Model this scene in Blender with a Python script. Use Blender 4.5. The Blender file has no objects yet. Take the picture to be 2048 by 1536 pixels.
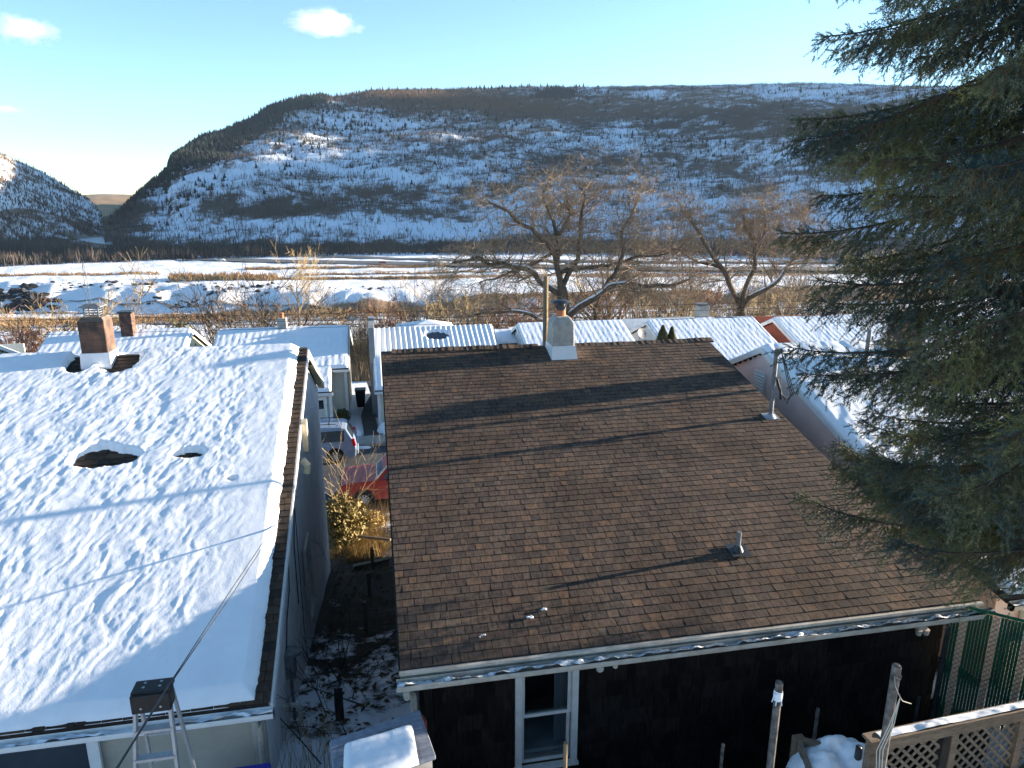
import bpy, bmesh, math, random
import numpy as np
from mathutils import Vector, Matrix, noise
R = math.radians
random.seed(7); rng = np.random.default_rng(7)
SC = bpy.context.scene
COL = SC.collection

# ------------------------------------------------------------------ camera
F = 1420.0; PITCH = R(14.7); YAW = R(10.9)
cd = bpy.data.cameras.new('camera'); cam = bpy.data.objects.new('camera', cd); COL.objects.link(cam)
cd.sensor_width = 36.0; cd.lens = 36.0 * F / 2048.0; cd.clip_start = 0.1; cd.clip_end = 30000
cam.location = (0, 0, 0); cam.rotation_euler = (R(90) - PITCH, 0, -YAW)
SC.camera = cam
# ------------------------------------------------------------------ sky, sun, exposure
SUN_EL = R(7.4); SUN_AZ = R(6.8)                      # azimuth measured from +X towards +Y
W = bpy.data.worlds.new('World'); SC.world = W; W.use_nodes = True
nt = W.node_tree; nt.nodes.clear()
wo = nt.nodes.new('ShaderNodeOutputWorld'); bg = nt.nodes.new('ShaderNodeBackground')
sky = nt.nodes.new('ShaderNodeTexSky'); sky.sky_type = 'NISHITA'; sky.sun_disc = False
sky.sun_elevation = SUN_EL; sky.sun_rotation = R(90) - SUN_AZ
sky.altitude = 150; sky.air_density = 0.7; sky.dust_density = 0.0; sky.ozone_density = 3.0
bg.inputs[1].default_value = 0.070
tn = nt.nodes.new('ShaderNodeMix'); tn.data_type = 'RGBA'; tn.blend_type = 'MULTIPLY'; tn.inputs[0].default_value = 1; tn.inputs[7].default_value = (1.36, 1.25, 1.04, 1)
nt.links.new(sky.outputs[0], tn.inputs[6]); nt.links.new(tn.outputs[2], bg.inputs[0])
SC.cycles.volume_bounces = 6; SC.cycles.max_bounces = 10; nt.links.new(bg.outputs[0], wo.inputs[0])
sl = bpy.data.lights.new('sun', 'SUN'); sun = bpy.data.objects.new('sun', sl); COL.objects.link(sun)
sl.energy = 5.0; sl.angle = R(0.5); sl.color = (1.0, 0.86, 0.70)
sd = Vector((math.cos(SUN_EL) * math.cos(SUN_AZ), math.cos(SUN_EL) * math.sin(SUN_AZ), math.sin(SUN_EL)))
sun.rotation_euler = sd.to_track_quat('Z', 'Y').to_euler(); sun.location = (60, 10, 60)
SC.view_settings.view_transform = 'Standard'; SC.view_settings.look = 'None'
SC.view_settings.exposure = 2.5; SC.view_settings.gamma = 1.0

# ------------------------------------------------------------------ helpers
_f = np.array([math.sin(YAW) * math.cos(PITCH), math.cos(YAW) * math.cos(PITCH), -math.sin(PITCH)])
_r = np.array([math.cos(YAW), -math.sin(YAW), 0.0]); _u = np.cross(_r, _f)
def ray(u, v): return _f + (u - 1024) / F * _r + (768 - v) / F * _u
def atY(u, v, Y): d = ray(u, v); return d * Y / d[1]
def atX(u, v, X): d = ray(u, v); return d * X / d[0]
def atZ(u, v, Z): d = ray(u, v); return d * Z / d[2]
def atD(u, v, D): d = ray(u, v); return d * D / math.hypot(d[0], d[1])
def proj(P):
    P = np.asarray(P, float); z = P @ _f
    return 1024 + F * (P @ _r) / z, 768 - F * (P @ _u) / z

class MB:
    def __init__(s): s.v = []; s.f = []; s.n = 0; s.tone = []
    def add(s, verts, faces, tone=None):
        b = s.n; s.v.extend([tuple(map(float, p)) for p in verts]); s.n += len(verts)
        for f in faces:
            s.f.append(tuple(b + i for i in f)); s.tone.append(0.5 if tone is None else tone)
        return s
    def box(s, c, d, rot=None, tone=None):
        h = [x / 2 for x in d]
        P = [Vector((sx * h[0], sy * h[1], sz * h[2])) for sx in (-1, 1) for sy in (-1, 1) for sz in (-1, 1)]
        if rot is not None:
            M = rot if isinstance(rot, Matrix) else Matrix.Rotation(rot, 3, 'Z')
            P = [M @ p for p in P]
        return s.add([(p.x + c[0], p.y + c[1], p.z + c[2]) for p in P],
                     [(0, 1, 3, 2), (4, 6, 7, 5), (0, 4, 5, 1), (2, 3, 7, 6), (0, 2, 6, 4), (1, 5, 7, 3)], tone)
    def hexa(s, b4, t4, tone=None):
        return s.add(list(b4) + list(t4), [(3, 2, 1, 0), (4, 5, 6, 7), (0, 1, 5, 4), (1, 2, 6, 5), (2, 3, 7, 6), (3, 0, 4, 7)], tone)
    def bar(s, a, b, w, h=None, up=(0, 0, 1)):
        a = Vector(a); b = Vector(b); h = w if h is None else h
        d = (b - a).normalized(); x = d.cross(Vector(up))
        if x.length < 1e-4: x = d.cross(Vector((1, 0, 0)))
        x.normalize(); y = x.cross(d)
        q = [(-w / 2, -h / 2), (w / 2, -h / 2), (w / 2, h / 2), (-w / 2, h / 2)]
        return s.hexa([a + x * i + y * j for i, j in q], [b + x * i + y * j for i, j in q])
    def tube(s, pts, rad, n=8, caps=True):
        pts = [Vector(p) for p in pts]; m = len(pts)
        if not hasattr(rad, '__len__'): rad = [rad] * m
        t = (pts[1] - pts[0]).normalized(); x = t.orthogonal().normalized(); V = []
        for i, p in enumerate(pts):
            t = (pts[min(i + 1, m - 1)] - pts[max(i - 1, 0)]).normalized()
            x = (x - t * x.dot(t)); x = x.normalized() if x.length > 1e-6 else t.orthogonal().normalized()
            y = t.cross(x)
            for k in range(n):
                a = 2 * math.pi * k / n; V.append(p + (x * math.cos(a) + y * math.sin(a)) * rad[i])
        Fc = [(i * n + k, i * n + (k + 1) % n, (i + 1) * n + (k + 1) % n, (i + 1) * n + k) for i in range(m - 1) for k in range(n)]
        if caps: Fc += [tuple(reversed(range(n))), tuple((m - 1) * n + k for k in range(n))]
        return s.add(V, Fc)
    def cyl(s, c, r, h, n=16, r2=None):
        return s.tube([c, (c[0], c[1], c[2] + h)], [r, r if r2 is None else r2], n)
    def build(s, name, m, parent=None, smooth=False, tone=False, bevel=0):
        me = bpy.data.meshes.new(name); me.from_pydata(s.v, [], s.f)
        if tone:
            a = me.attributes.new('tone', 'FLOAT', 'FACE'); a.data.foreach_set('value', s.tone)
        if smooth: me.polygons.foreach_set('use_smooth', [True] * len(s.f))
        me.update(); o = bpy.data.objects.new(name, me); COL.objects.link(o)
        if m: me.materials.append(m)
        if parent: o.parent = parent
        if bevel:
            bv = o.modifiers.new('bevel', 'BEVEL'); bv.width = bevel; bv.segments = 2; bv.limit_method = 'ANGLE'
        return o

def npmesh(name, V, Fq, m, parent=None, smooth=False, attr=None):
    """V (n,3), Fq (k,3|4) arrays -> object"""
    V = np.ascontiguousarray(V, np.float32); Fq = np.ascontiguousarray(Fq, np.int32); k = Fq.shape[1]
    me = bpy.data.meshes.new(name); me.vertices.add(len(V)); me.vertices.foreach_set('co', V.ravel())
    me.loops.add(Fq.size); me.loops.foreach_set('vertex_index', Fq.ravel())
    me.polygons.add(len(Fq)); me.polygons.foreach_set('loop_start', np.arange(0, Fq.size, k, dtype=np.int32))
    if smooth: me.polygons.foreach_set('use_smooth', np.ones(len(Fq), bool))
    me.update(calc_edges=True)
    if attr is not None:
        for an, av in attr.items():
            a = me.attributes.new(an, 'FLOAT', 'POINT' if len(av) == len(V) else 'FACE'); a.data.foreach_set('value', np.asarray(av, np.float32))
    o = bpy.data.objects.new(name, me); COL.objects.link(o)
    if m: me.materials.append(m)
    if parent: o.parent = parent
    return o
def gridmesh(name, P, m, parent=None, smooth=True, attr=None, keep=None):
    """P (a,b,3) grid"""
    a, b = P.shape[:2]; idx = np.arange(a * b).reshape(a, b)
    Q = np.stack([idx[:-1, :-1], idx[:-1, 1:], idx[1:, 1:], idx[1:, :-1]], -1).reshape(-1, 4)
    if keep is not None: Q = Q[keep.reshape(-1)]
    return npmesh(name, P.reshape(-1, 3), Q, m, parent, smooth, attr)

def thing(name, label, cat, loc=(0, 0, 0), group=None):
    o = bpy.data.objects.new(name, None); COL.objects.link(o); o.location = loc; o.empty_display_size = 0.2
    return tag(o, label, cat, group)
def tag(o, label=None, cat=None, group=None, kind=None):
    if label: o['label'] = label
    if cat: o['category'] = cat
    if group: o['group'] = group
    if kind: o['kind'] = kind
    return o
def anchor(t):
    """children were built in world coordinates: keep them where they are under a thing that has a base point"""
    bpy.context.view_layer.update()
    for c in t.children:
        if not c.get('_a'):
            c.matrix_parent_inverse = Matrix.Translation(-Vector(t.location)); c['_a'] = 1
    for c in t.children:
        if '_a' in c: del c['_a']
def copy_tree(o, parent=None):
    c = o.copy(); COL.objects.link(c); c.parent = parent
    if parent: c.matrix_parent_inverse = o.matrix_parent_inverse.copy()
    for ch in list(o.children): copy_tree(ch, c)
    return c

# ---- value noise in numpy (fast)
def vnoise(x, y, seed=0):
    xi = np.floor(x).astype(np.int64); yi = np.floor(y).astype(np.int64); xf = x - xi; yf = y - yi
    def h(a, b):
        n = (a * 374761393 + b * 668265263 + seed * 1442695041) & 0xffffffff
        n = ((n ^ (n >> 13)) * 1274126177) & 0xffffffff
        return ((n ^ (n >> 16)) & 0xffff) / 65535.0
    sx = xf * xf * xf * (xf * (xf * 6 - 15) + 10); sy = yf * yf * yf * (yf * (yf * 6 - 15) + 10)
    return (h(xi, yi) * (1 - sx) + h(xi + 1, yi) * sx) * (1 - sy) + (h(xi, yi + 1) * (1 - sx) + h(xi + 1, yi + 1) * sx) * sy
def fbm(x, y, o=4, seed=0, g=0.5):
    x = np.asarray(x, float); y = np.asarray(y, float); r = np.zeros(np.broadcast(x, y).shape); a = 1.0; t = 0.0
    for k in range(o):
        r = r + a * vnoise(x * 2 ** k + 17.3 * k, y * 2 ** k - 9.1 * k, seed + k); t += a; a *= g
    return r / t
def sstep(a, b, x): t = np.clip((x - a) / (b - a), 0, 1); return t * t * (3 - 2 * t)

# ------------------------------------------------------------------ materials
def mat(name, col, rough=0.8, var=0.0, vs=4.0, bump=0.0, bs=20.0, metal=0.0, col2=None, stretch=None, tone=None, spec=0.3, lo=0.35, hi=0.65, bdist=0.02):
    m = bpy.data.materials.new(name); m.use_nodes = True; t = m.node_tree; N = t.nodes; L = t.links
    p = N['Principled BSDF']; p.inputs['Roughness'].default_value = rough; p.inputs['Metallic'].default_value = metal
    p.inputs['Specular IOR Level'].default_value = spec
    p.inputs['Base Color'].default_value = (*col, 1)
    tc = N.new('ShaderNodeTexCoord'); mp = N.new('ShaderNodeMapping'); L.new(tc.outputs['Object'], mp.inputs[0])
    if stretch: mp.inputs['Scale'].default_value = stretch
    if var or col2 or tone:
        nz = N.new('ShaderNodeTexNoise'); nz.inputs['Scale'].default_value = vs; nz.inputs['Detail'].default_value = 6; nz.inputs['Roughness'].default_value = 0.65
        L.new(mp.outputs[0], nz.inputs[0])
        rp = N.new('ShaderNodeValToRGB'); L.new(nz.outputs[0], rp.inputs[0])
        c2 = col2 if col2 else tuple(min(1, c * (1 + var)) for c in col)
        c1 = col if col2 else tuple(c * (1 - var) for c in col)
        rp.color_ramp.elements[0].position = lo; rp.color_ramp.elements[1].position = hi
        rp.color_ramp.elements[0].color = (*c1, 1); rp.color_ramp.elements[1].color = (*c2, 1)
        out = rp.outputs[0]
        if tone:
            at = N.new('ShaderNodeAttribute'); at.attribute_name = 'tone'
            r2 = N.new('ShaderNodeValToRGB'); L.new(at.outputs['Fac'], r2.inputs[0]); E_ = r2.color_ramp.elements
            for i, (ps, c) in enumerate(tone):
                e = E_[i] if i < 2 else E_.new(ps)
                e.position = ps; e.color = (*c, 1)
            mx = N.new('ShaderNodeMix'); mx.data_type = 'RGBA'; mx.blend_type = 'MULTIPLY'; mx.inputs[0].default_value = 1
            L.new(out, mx.inputs[6]); L.new(r2.outputs[0], mx.inputs[7]); out = mx.outputs[2]
            n3 = N.new('ShaderNodeTexNoise'); n3.inputs['Scale'].default_value = 0.9; n3.inputs['Detail'].default_value = 4; L.new(tc.outputs['Object'], n3.inputs[0])
            r3 = N.new('ShaderNodeMapRange'); r3.inputs[1].default_value = .35; r3.inputs[2].default_value = .65; r3.inputs[3].default_value = .74; r3.inputs[4].default_value = 1.12; L.new(n3.outputs[0], r3.inputs[0])
            m3 = N.new('ShaderNodeMix'); m3.data_type = 'RGBA'; m3.blend_type = 'MULTIPLY'; m3.inputs[0].default_value = 1; L.new(out, m3.inputs[6]); L.new(r3.outputs[0], m3.inputs[7]); out = m3.outputs[2]
        L.new(out, p.inputs['Base Color'])
    if bump:
        n2 = N.new('ShaderNodeTexNoise'); n2.inputs['Scale'].default_value = bs; n2.inputs['Detail'].default_value = 5; L.new(mp.outputs[0], n2.inputs[0])
        b = N.new('ShaderNodeBump'); b.inputs['Strength'].default_value = bump; b.inputs['Distance'].default_value = bdist
        L.new(n2.outputs[0], b.inputs['Height']); L.new(b.outputs[0], p.inputs['Normal'])
    return m
def glass(name, col=(0.02, 0.025, 0.03), rough=0.06):
    m = mat(name, col, rough); m.node_tree.nodes['Principled BSDF'].inputs['Specular IOR Level'].default_value = 0.9; return m
M = {}
M['snow'] = mat('snow', (0.78, 0.80, 0.83), 0.55, var=0.03, vs=3, bump=0.35, bs=45, bdist=0.006)
M['snow_far'] = mat('snow_far', (0.80, 0.81, 0.83), 0.6, bump=0.5, bs=5, bdist=0.06)
M['snow_dirty'] = mat('snow_dirty', (0.62, 0.64, 0.66), 0.7, col2=(0.10, 0.09, 0.08), vs=14, lo=0.52, hi=0.66, bump=0.8, bs=25)
M['shingle'] = mat('brown_shingle', (0.50, 0.50, 0.50), 0.88, col2=(1.0, 0.98, 0.95), vs=26, stretch=(1, 0.35, 0.35), bump=0.5, bs=180, bdist=0.004, lo=0.36, hi=0.58, spec=0.15,
    tone=[(0.0, (0.072, 0.056, 0.048)), (1.0, (0.16, 0.098, 0.063)), (0.35, (0.100, 0.071, 0.055)), (0.65, (0.122, 0.082, 0.060)), (0.85, (0.118, 0.088, 0.066))])
M['shingle_old'] = mat('old_shingle', (0.5, 0.5, 0.5), 0.9, col2=(1, 1, 1), vs=12, bump=0.5, bs=120,
    tone=[(0.0, (0.035, 0.028, 0.024)), (1.0, (0.10, 0.065, 0.042))])
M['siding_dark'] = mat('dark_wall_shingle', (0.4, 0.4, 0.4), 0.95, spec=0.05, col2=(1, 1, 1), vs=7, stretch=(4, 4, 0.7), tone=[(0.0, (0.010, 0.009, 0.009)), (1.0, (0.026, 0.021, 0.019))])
M['white'] = mat('white_paint', (0.72, 0.71, 0.69), 0.45, var=0.07, vs=5, bump=0.1, bs=60)
M['white_old'] = mat('weathered_white', (0.33, 0.29, 0.24), 0.75, col2=(0.48, 0.44, 0.39), vs=5, bump=0.2, bs=60)
M['trimwhite'] = mat('window_trim_white', (0.50, 0.48, 0.46), 0.7, var=.1, vs=7)
M['cream'] = mat('cream_siding', (0.62, 0.60, 0.50), 0.6, var=0.06, vs=3)
M['yellow'] = mat('yellow_siding', (0.66, 0.62, 0.44), 0.6, var=0.06, vs=3)
M['beige'] = mat('beige_siding', (0.40, 0.36, 0.29), 0.6, var=0.08, vs=3)
M['grey_siding'] = mat('grey_siding', (0.25, 0.26, 0.27), 0.6, var=0.1, vs=3)
M['pink'] = mat('pink_siding', (0.88, 0.64, 0.56), 0.7, var=0.04, vs=3)
M['red_siding'] = mat('red_siding', (0.33, 0.085, 0.05), 0.7, var=0.15, vs=3)
M['stucco'] = mat('grey_stucco', (0.74, 0.71, 0.70), 0.85, var=0.12, vs=1.8, bump=0.35, bs=70)
M['concrete'] = mat('cement_render', (0.27, 0.26, 0.24), 0.9, col2=(0.42, 0.40, 0.36), vs=6, bump=0.6, bs=30)
M['brick_soot'] = mat('sooty_brick', (0.055, 0.045, 0.04), 0.9, col2=(0.21, 0.10, 0.06), vs=4.5, bump=0.6, bs=30, lo=0.42, hi=0.62)
M['flash'] = mat('white_flashing', (0.72, 0.73, 0.75), 0.35, var=0.04, vs=6, metal=0.2)
M['galv'] = mat('galvanised_steel', (0.17, 0.175, 0.18), 0.6, metal=0.35, var=0.35, vs=9)
M['oldpipe'] = mat('old_rusty_pipe', (0.045, 0.04, 0.036), 0.7, col2=(0.20, 0.18, 0.16), vs=11, metal=.2, bump=.3, bs=40)
M['alu'] = mat('aluminium', (0.36, 0.37, 0.38), 0.5, metal=0.6, var=0.08, vs=18)
M['darkmetal'] = mat('dark_metal', (0.05, 0.055, 0.06), 0.45, metal=0.5, var=0.3, vs=9)
M['black'] = mat('black_plastic', (0.012, 0.012, 0.013), 0.45, var=0.3, vs=20)
M['rubber'] = mat('rubber', (0.018, 0.018, 0.018), 0.85, var=0.2, vs=20)
M['wood'] = mat('weathered_wood', (0.12, 0.09, 0.065), 0.85, col2=(0.22, 0.17, 0.12), vs=8, stretch=(1, 1, 6), bump=0.4, bs=40)
M['deckwood'] = mat('deck_wood', (0.12, 0.082, 0.052), 0.85, col2=(0.22, 0.16, 0.11), vs=6, stretch=(1, 5, 5), bump=0.4, bs=40)
M['polewood'] = mat('pole_wood', (0.15, 0.105, 0.06), 0.85, col2=(0.27, 0.20, 0.12), vs=6, stretch=(5, 5, 0.6), bump=0.3, bs=30)
M['darkwood'] = mat('dark_wood', (0.02, 0.017, 0.014), 0.9, var=0.4, vs=8)
M['terracotta'] = mat('terracotta', (0.42, 0.15, 0.07), 0.8, var=0.1)
M['greenslat'] = mat('green_slat', (0.010, 0.085, 0.045), 0.8, spec=0.1, var=0.2, vs=6)
M['tanslat'] = mat('tan_slat', (0.66, 0.44, 0.29), 0.55, var=0.08, vs=6)  # tan slats, colour made brighter and warmer in place of sunlight
M['glass'] = glass('window_glass')
M['autoglass'] = glass('car_glass', (0.015, 0.018, 0.022), 0.04)
M['silver'] = mat('silver_paint', (0.26, 0.33, 0.42), 0.32, metal=0.55, var=0.04, vs=3)
M['redpaint'] = mat('faded_red_paint', (0.36, 0.045, 0.035), 0.35, var=0.1, vs=5)
M['redlamp'] = mat('tail_lamp_red', (0.6, 0.02, 0.02), 0.15)
M['asphalt'] = mat('asphalt', (0.045, 0.046, 0.05), 0.85, col2=(0.085, 0.085, 0.088), vs=0.9, bump=0.3, bs=40)
M['road_far'] = mat('highway_asphalt', (0.10, 0.105, 0.11), 0.8, var=0.15, vs=0.05)
M['sidewalk'] = mat('concrete_walk', (0.33, 0.31, 0.27), 0.9, var=0.12, vs=2, bump=0.2, bs=30)
M['bark'] = mat('bark', (0.062, 0.048, 0.036), 0.95, col2=(0.14, 0.11, 0.08), vs=5, stretch=(1, 1, 0.4), bump=0.6, bs=16)
M['twig'] = mat('twigs', (0.19, 0.14, 0.095), 0.9, col2=(0.32, 0.235, 0.15), vs=2)
M['twig_gold'] = mat('golden_twigs', (0.26, 0.19, 0.095), 0.9, col2=(0.36, 0.26, 0.13), vs=2)
M['twig_red'] = mat('reddish_twigs', (0.16, 0.075, 0.05), 0.9, col2=(0.25, 0.12, 0.07), vs=2)
M['twig_dark'] = mat('dark_twigs', (0.035, 0.03, 0.025), 0.9, var=0.2)
M['grass'] = mat('dry_grass', (0.42, 0.28, 0.12), 0.9, col2=(0.20, 0.16, 0.06), vs=3)
M['field'] = mat('straw_brush', (0.52, 0.33, 0.16), 0.9, col2=(0.36, 0.24, 0.13), vs=0.3)
M['rock'] = mat('dark_rock', (0.03, 0.03, 0.032), 0.9, var=0.4, vs=1.0, bump=0.5, bs=3)
M['conifer_far'] = mat('distant_conifer', (0.014, 0.022, 0.018), 0.9, var=0.3, vs=0.05)
M['wood_far'] = mat('distant_bare_wood', (0.072, 0.062, 0.056), 0.95, col2=(0.115, 0.09, 0.07), vs=0.01)
M['rust_wood'] = mat('distant_rust_wood', (0.13, 0.075, 0.045), 0.95, col2=(0.17, 0.10, 0.055), vs=0.01)
M['arbor'] = mat('arborvitae_foliage', (0.05, 0.07, 0.022), 0.85, col2=(0.15, 0.12, 0.05), vs=6)
M['leaf'] = mat('broad_leaf', (0.08, 0.085, 0.022), 0.7, col2=(0.26, 0.17, 0.055), vs=7)
M['needle'] = mat('spruce_needles', (0.030, 0.056, 0.056), 0.65, col2=(0.17, 0.165, 0.05), vs=1.1, lo=0.42, hi=0.66, spec=0.25)  # yellow noise patches put sunlit tips into the needle colour
M['needle_brown'] = mat('inner_spruce_twigs', (0.05, 0.036, 0.024), 0.9, col2=(0.15, 0.11, 0.05), vs=2)
M['sprucebark'] = mat('spruce_bark', (0.05, 0.038, 0.03), 0.95, var=0.3, vs=8)
M['brickred'] = mat('brick_red_board', (0.28, 0.05, 0.03), 0.8, var=0.1)
M['plasticgrey'] = mat('grey_plastic_tiles', (0.17, 0.19, 0.23), 0.7, col2=(0.26, 0.28, 0.33), vs=9, stretch=(1, 4, 1), bump=0.1, bs=30)
M['rope'] = mat('rope', (0.5, 0.46, 0.38), 0.8)
M['bluetarp'] = mat('blue_cover', (0.03, 0.04, 0.35), 0.5)
M['ice'] = mat('river_ice', (0.45, 0.50, 0.56), 0.35, col2=(0.62, 0.66, 0.7), vs=0.02)
M['cable'] = mat('cable_sheath', (0.03, 0.035, 0.045), 0.6)
M['leaf_litter'] = M['darkwood']

def ground_mat(name, c0, c1, snow, scale, dscale, far=False, lo=0.94, hi=1.08):
    """snow where 'cover' is low, soil where it is high, the border broken up by noise"""
    m = bpy.data.materials.new(name); m.use_nodes = True; t = m.node_tree; N = t.nodes; L = t.links
    p = N['Principled BSDF']; p.inputs['Roughness'].default_value = 0.8; p.inputs['Specular IOR Level'].default_value = 0.2
    tc = N.new('ShaderNodeTexCoord')
    n1 = N.new('ShaderNodeTexNoise'); n1.inputs['Scale'].default_value = scale; n1.inputs['Detail'].default_value = 9; n1.inputs['Roughness'].default_value = 0.7
    n2 = N.new('ShaderNodeTexNoise'); n2.inputs['Scale'].default_value = dscale; n2.inputs['Detail'].default_value = 5
    for n in (n1, n2): L.new(tc.outputs['Object'], n.inputs[0])
    at = N.new('ShaderNodeAttribute'); at.attribute_name = 'cover'
    ad = N.new('ShaderNodeMath'); ad.operation = 'ADD'; L.new(n1.outputs[0], ad.inputs[0]); L.new(at.outputs['Fac'], ad.inputs[1])
    mr = N.new('ShaderNodeMapRange'); mr.inputs[1].default_value = lo; mr.inputs[2].default_value = hi; L.new(ad.outputs[0], mr.inputs[0])
    soil = N.new('ShaderNodeMix'); soil.data_type = 'RGBA'; L.new(n2.outputs[0], soil.inputs[0]); soil.inputs[6].default_value = (*c0, 1); soil.inputs[7].default_value = (*c1, 1)
    mx = N.new('ShaderNodeMix'); mx.data_type = 'RGBA'; L.new(mr.outputs[0], mx.inputs[0]); mx.inputs[6].default_value = (*snow, 1); L.new(soil.outputs[2], mx.inputs[7])
    L.new(mx.outputs[2], p.inputs['Base Color'])
    b = N.new('ShaderNodeBump'); b.inputs['Strength'].default_value = 0.6; b.inputs['Distance'].default_value = 1.0 / scale * 0.12
    L.new(n1.outputs[0], b.inputs['Height']); L.new(b.outputs[0], p.inputs['Normal'])
    return m
M['g_near'] = ground_mat('yard_soil_and_snow', (0.012, 0.010, 0.008), (0.055, 0.042, 0.028), (0.72, 0.74, 0.78), 2.6, 9)
M['g_far'] = ground_mat('field_snow_and_straw', (0.34, 0.21, 0.12), (0.22, 0.15, 0.10), (0.80, 0.81, 0.83), 0.045, 0.3)
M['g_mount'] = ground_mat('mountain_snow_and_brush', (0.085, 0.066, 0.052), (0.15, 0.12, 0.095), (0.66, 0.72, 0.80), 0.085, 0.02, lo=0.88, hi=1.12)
M['g_hill'] = ground_mat('hill_snow_and_scree', (0.16, 0.11, 0.08), (0.26, 0.18, 0.12), (0.78, 0.79, 0.81), 0.03, 0.02)

# ------------------------------------------------------------------ terrain
def ground_z(x, y, r=None):
    x = np.asarray(x, float); y = np.asarray(y, float)
    ky = [-400, -30, 0, 6.6, 9, 11.5, 20, 25.2, 26.2, 35.4, 37, 50, 100, 200, 320, 392, 445, 640, 760, 9000]
    kz = [60, -2, -6.4, -7.3, -7.7, -8.5, -10.6, -11.7, -12.02, -12.02, -11.95, -12.6, -27, -46, -57, -57, -45.5, -45, -50, -50]
    # the bank line wanders a little with x
    yy = y + np.where(y > 300, 22 * (fbm(x / 90, x * 0 + 3.1, 3, 5) - 0.5) + 10 * (fbm(x / 16, y / 16, 3, 6) - 0.5), 0)
    z = np.interp(yy, ky, kz)
    up = sstep(6.9, 6.2, y) * sstep(2.2, 3.6, x); z = np.where(y < 8, z * (1 - up) + (-6.55) * up, z)
    tr_ = sstep(.35, .9, x) * sstep(8.3, 7.9, x) * sstep(5.75, 5.95, y) * sstep(9, 8.4, y); z = z * (1 - tr_) - 8.9 * tr_
    xs_ = np.clip(x + 200, -150, 280); ft = 390 - .09 * xs_; tp = 445 - .25 * xs_; zt_ = -45.5 - 5.0 * sstep(-200, 90, x); tb = sstep(ft, tp, yy) ** .8
    zb_ = -57 + (zt_ + 57) * tb + (-45.3 - zt_) * sstep(tp, 530, yy); z = np.where((yy > 330) & (yy < 600), zb_, z)
    rough = np.clip((np.abs(y) - 36) / 60, 0, 1) + 0.05
    z = z + rough * 1.2 * (fbm(x / 14, y / 14, 4, 9) - 0.5)
    bank = sstep(0, 10, yy - ft) * sstep(22, 2, yy - tp) * (.25 + .75 * sstep(60, -20, x))
    z = z + bank * 3.6 * (fbm(x / 13, y / 11, 4, 21) - 0.5)
    yard = sstep(24, 20, y); z = z + yard * 0.22 * (fbm(x / 0.7, y / 0.7, 4, 31) - 0.5)
    return z
az = np.concatenate([np.linspace(-180, -52, 40, endpoint=False), np.linspace(-52, 74, 760, endpoint=False), np.linspace(74, 180, 40)])
rr = np.concatenate([[0.0, 1.5], np.geomspace(3, 9000, 620)])
A, RR = np.meshgrid(np.radians(az), rr)
X, Y = RR * np.sin(A), RR * np.cos(A)
Z = ground_z(X, Y)
far_r = np.hypot(X, Y)
cover = np.zeros_like(X)
yard = (Y < 25.6)
cv = 0.42 + 0.55 * (fbm(X / 1.6, Y / 1.6, 3, 41) - 0.35) + 0.33 * sstep(13, 17, Y) * sstep(27, 20, Y) - 0.10 * sstep(12.5, 9, Y)
cv = np.where((X > .35) & (X < 8.3) & (Y > 5.7) & (Y < 8.5), .9, cv); cv = np.where(X < -4, 0.3, cv); cv = np.where((Y < 7) & (X > 3), 0.15, cv)
mid = (Y >= 25.6) & (Y < 60); cvm = 0.22 + 0.35 * (fbm(X / 2.5, Y / 2.5, 3, 43) - 0.4)
cvf = 0.30 + 0.55 * (fbm(X / 60, Y / 14, 4, 45) - 0.5) + 0.12 * sstep(120, 60, Y)
cvf = cvf + 0.35 * sstep(300, 240, Y) + 0.55 * np.exp(-((Y - 372) / 7) ** 2)
for (c, w, s, a) in [(455, 7, 46, .45), (482, 4, 47, .28)]:
    cvf = cvf + a * np.exp(-((Y + 0.05 * X + 12 * fbm(X / 80, X * 0, 2, s) - c) / w) ** 2) * sstep(-80, 20, X)
cvf = np.where(Y > 620, cvf + 0.3, cvf)
cover = np.where(yard, cv, np.where(mid, cvm, cvf))
g = gridmesh('ground', np.stack([X, Y, Z], -1), None, smooth=True, attr={'cover': cover.ravel()})
g.data.materials.append(M['g_near']); g.data.materials.append(M['g_far'])
cy = Y[:-1, :-1]; g.data.polygons.foreach_set('material_index', (cy >= 56).astype(np.int32).ravel()); tag(g, kind='structure')
def gz(x, y): return float(ground_z(np.array([x]), np.array([y]))[0])

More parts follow.
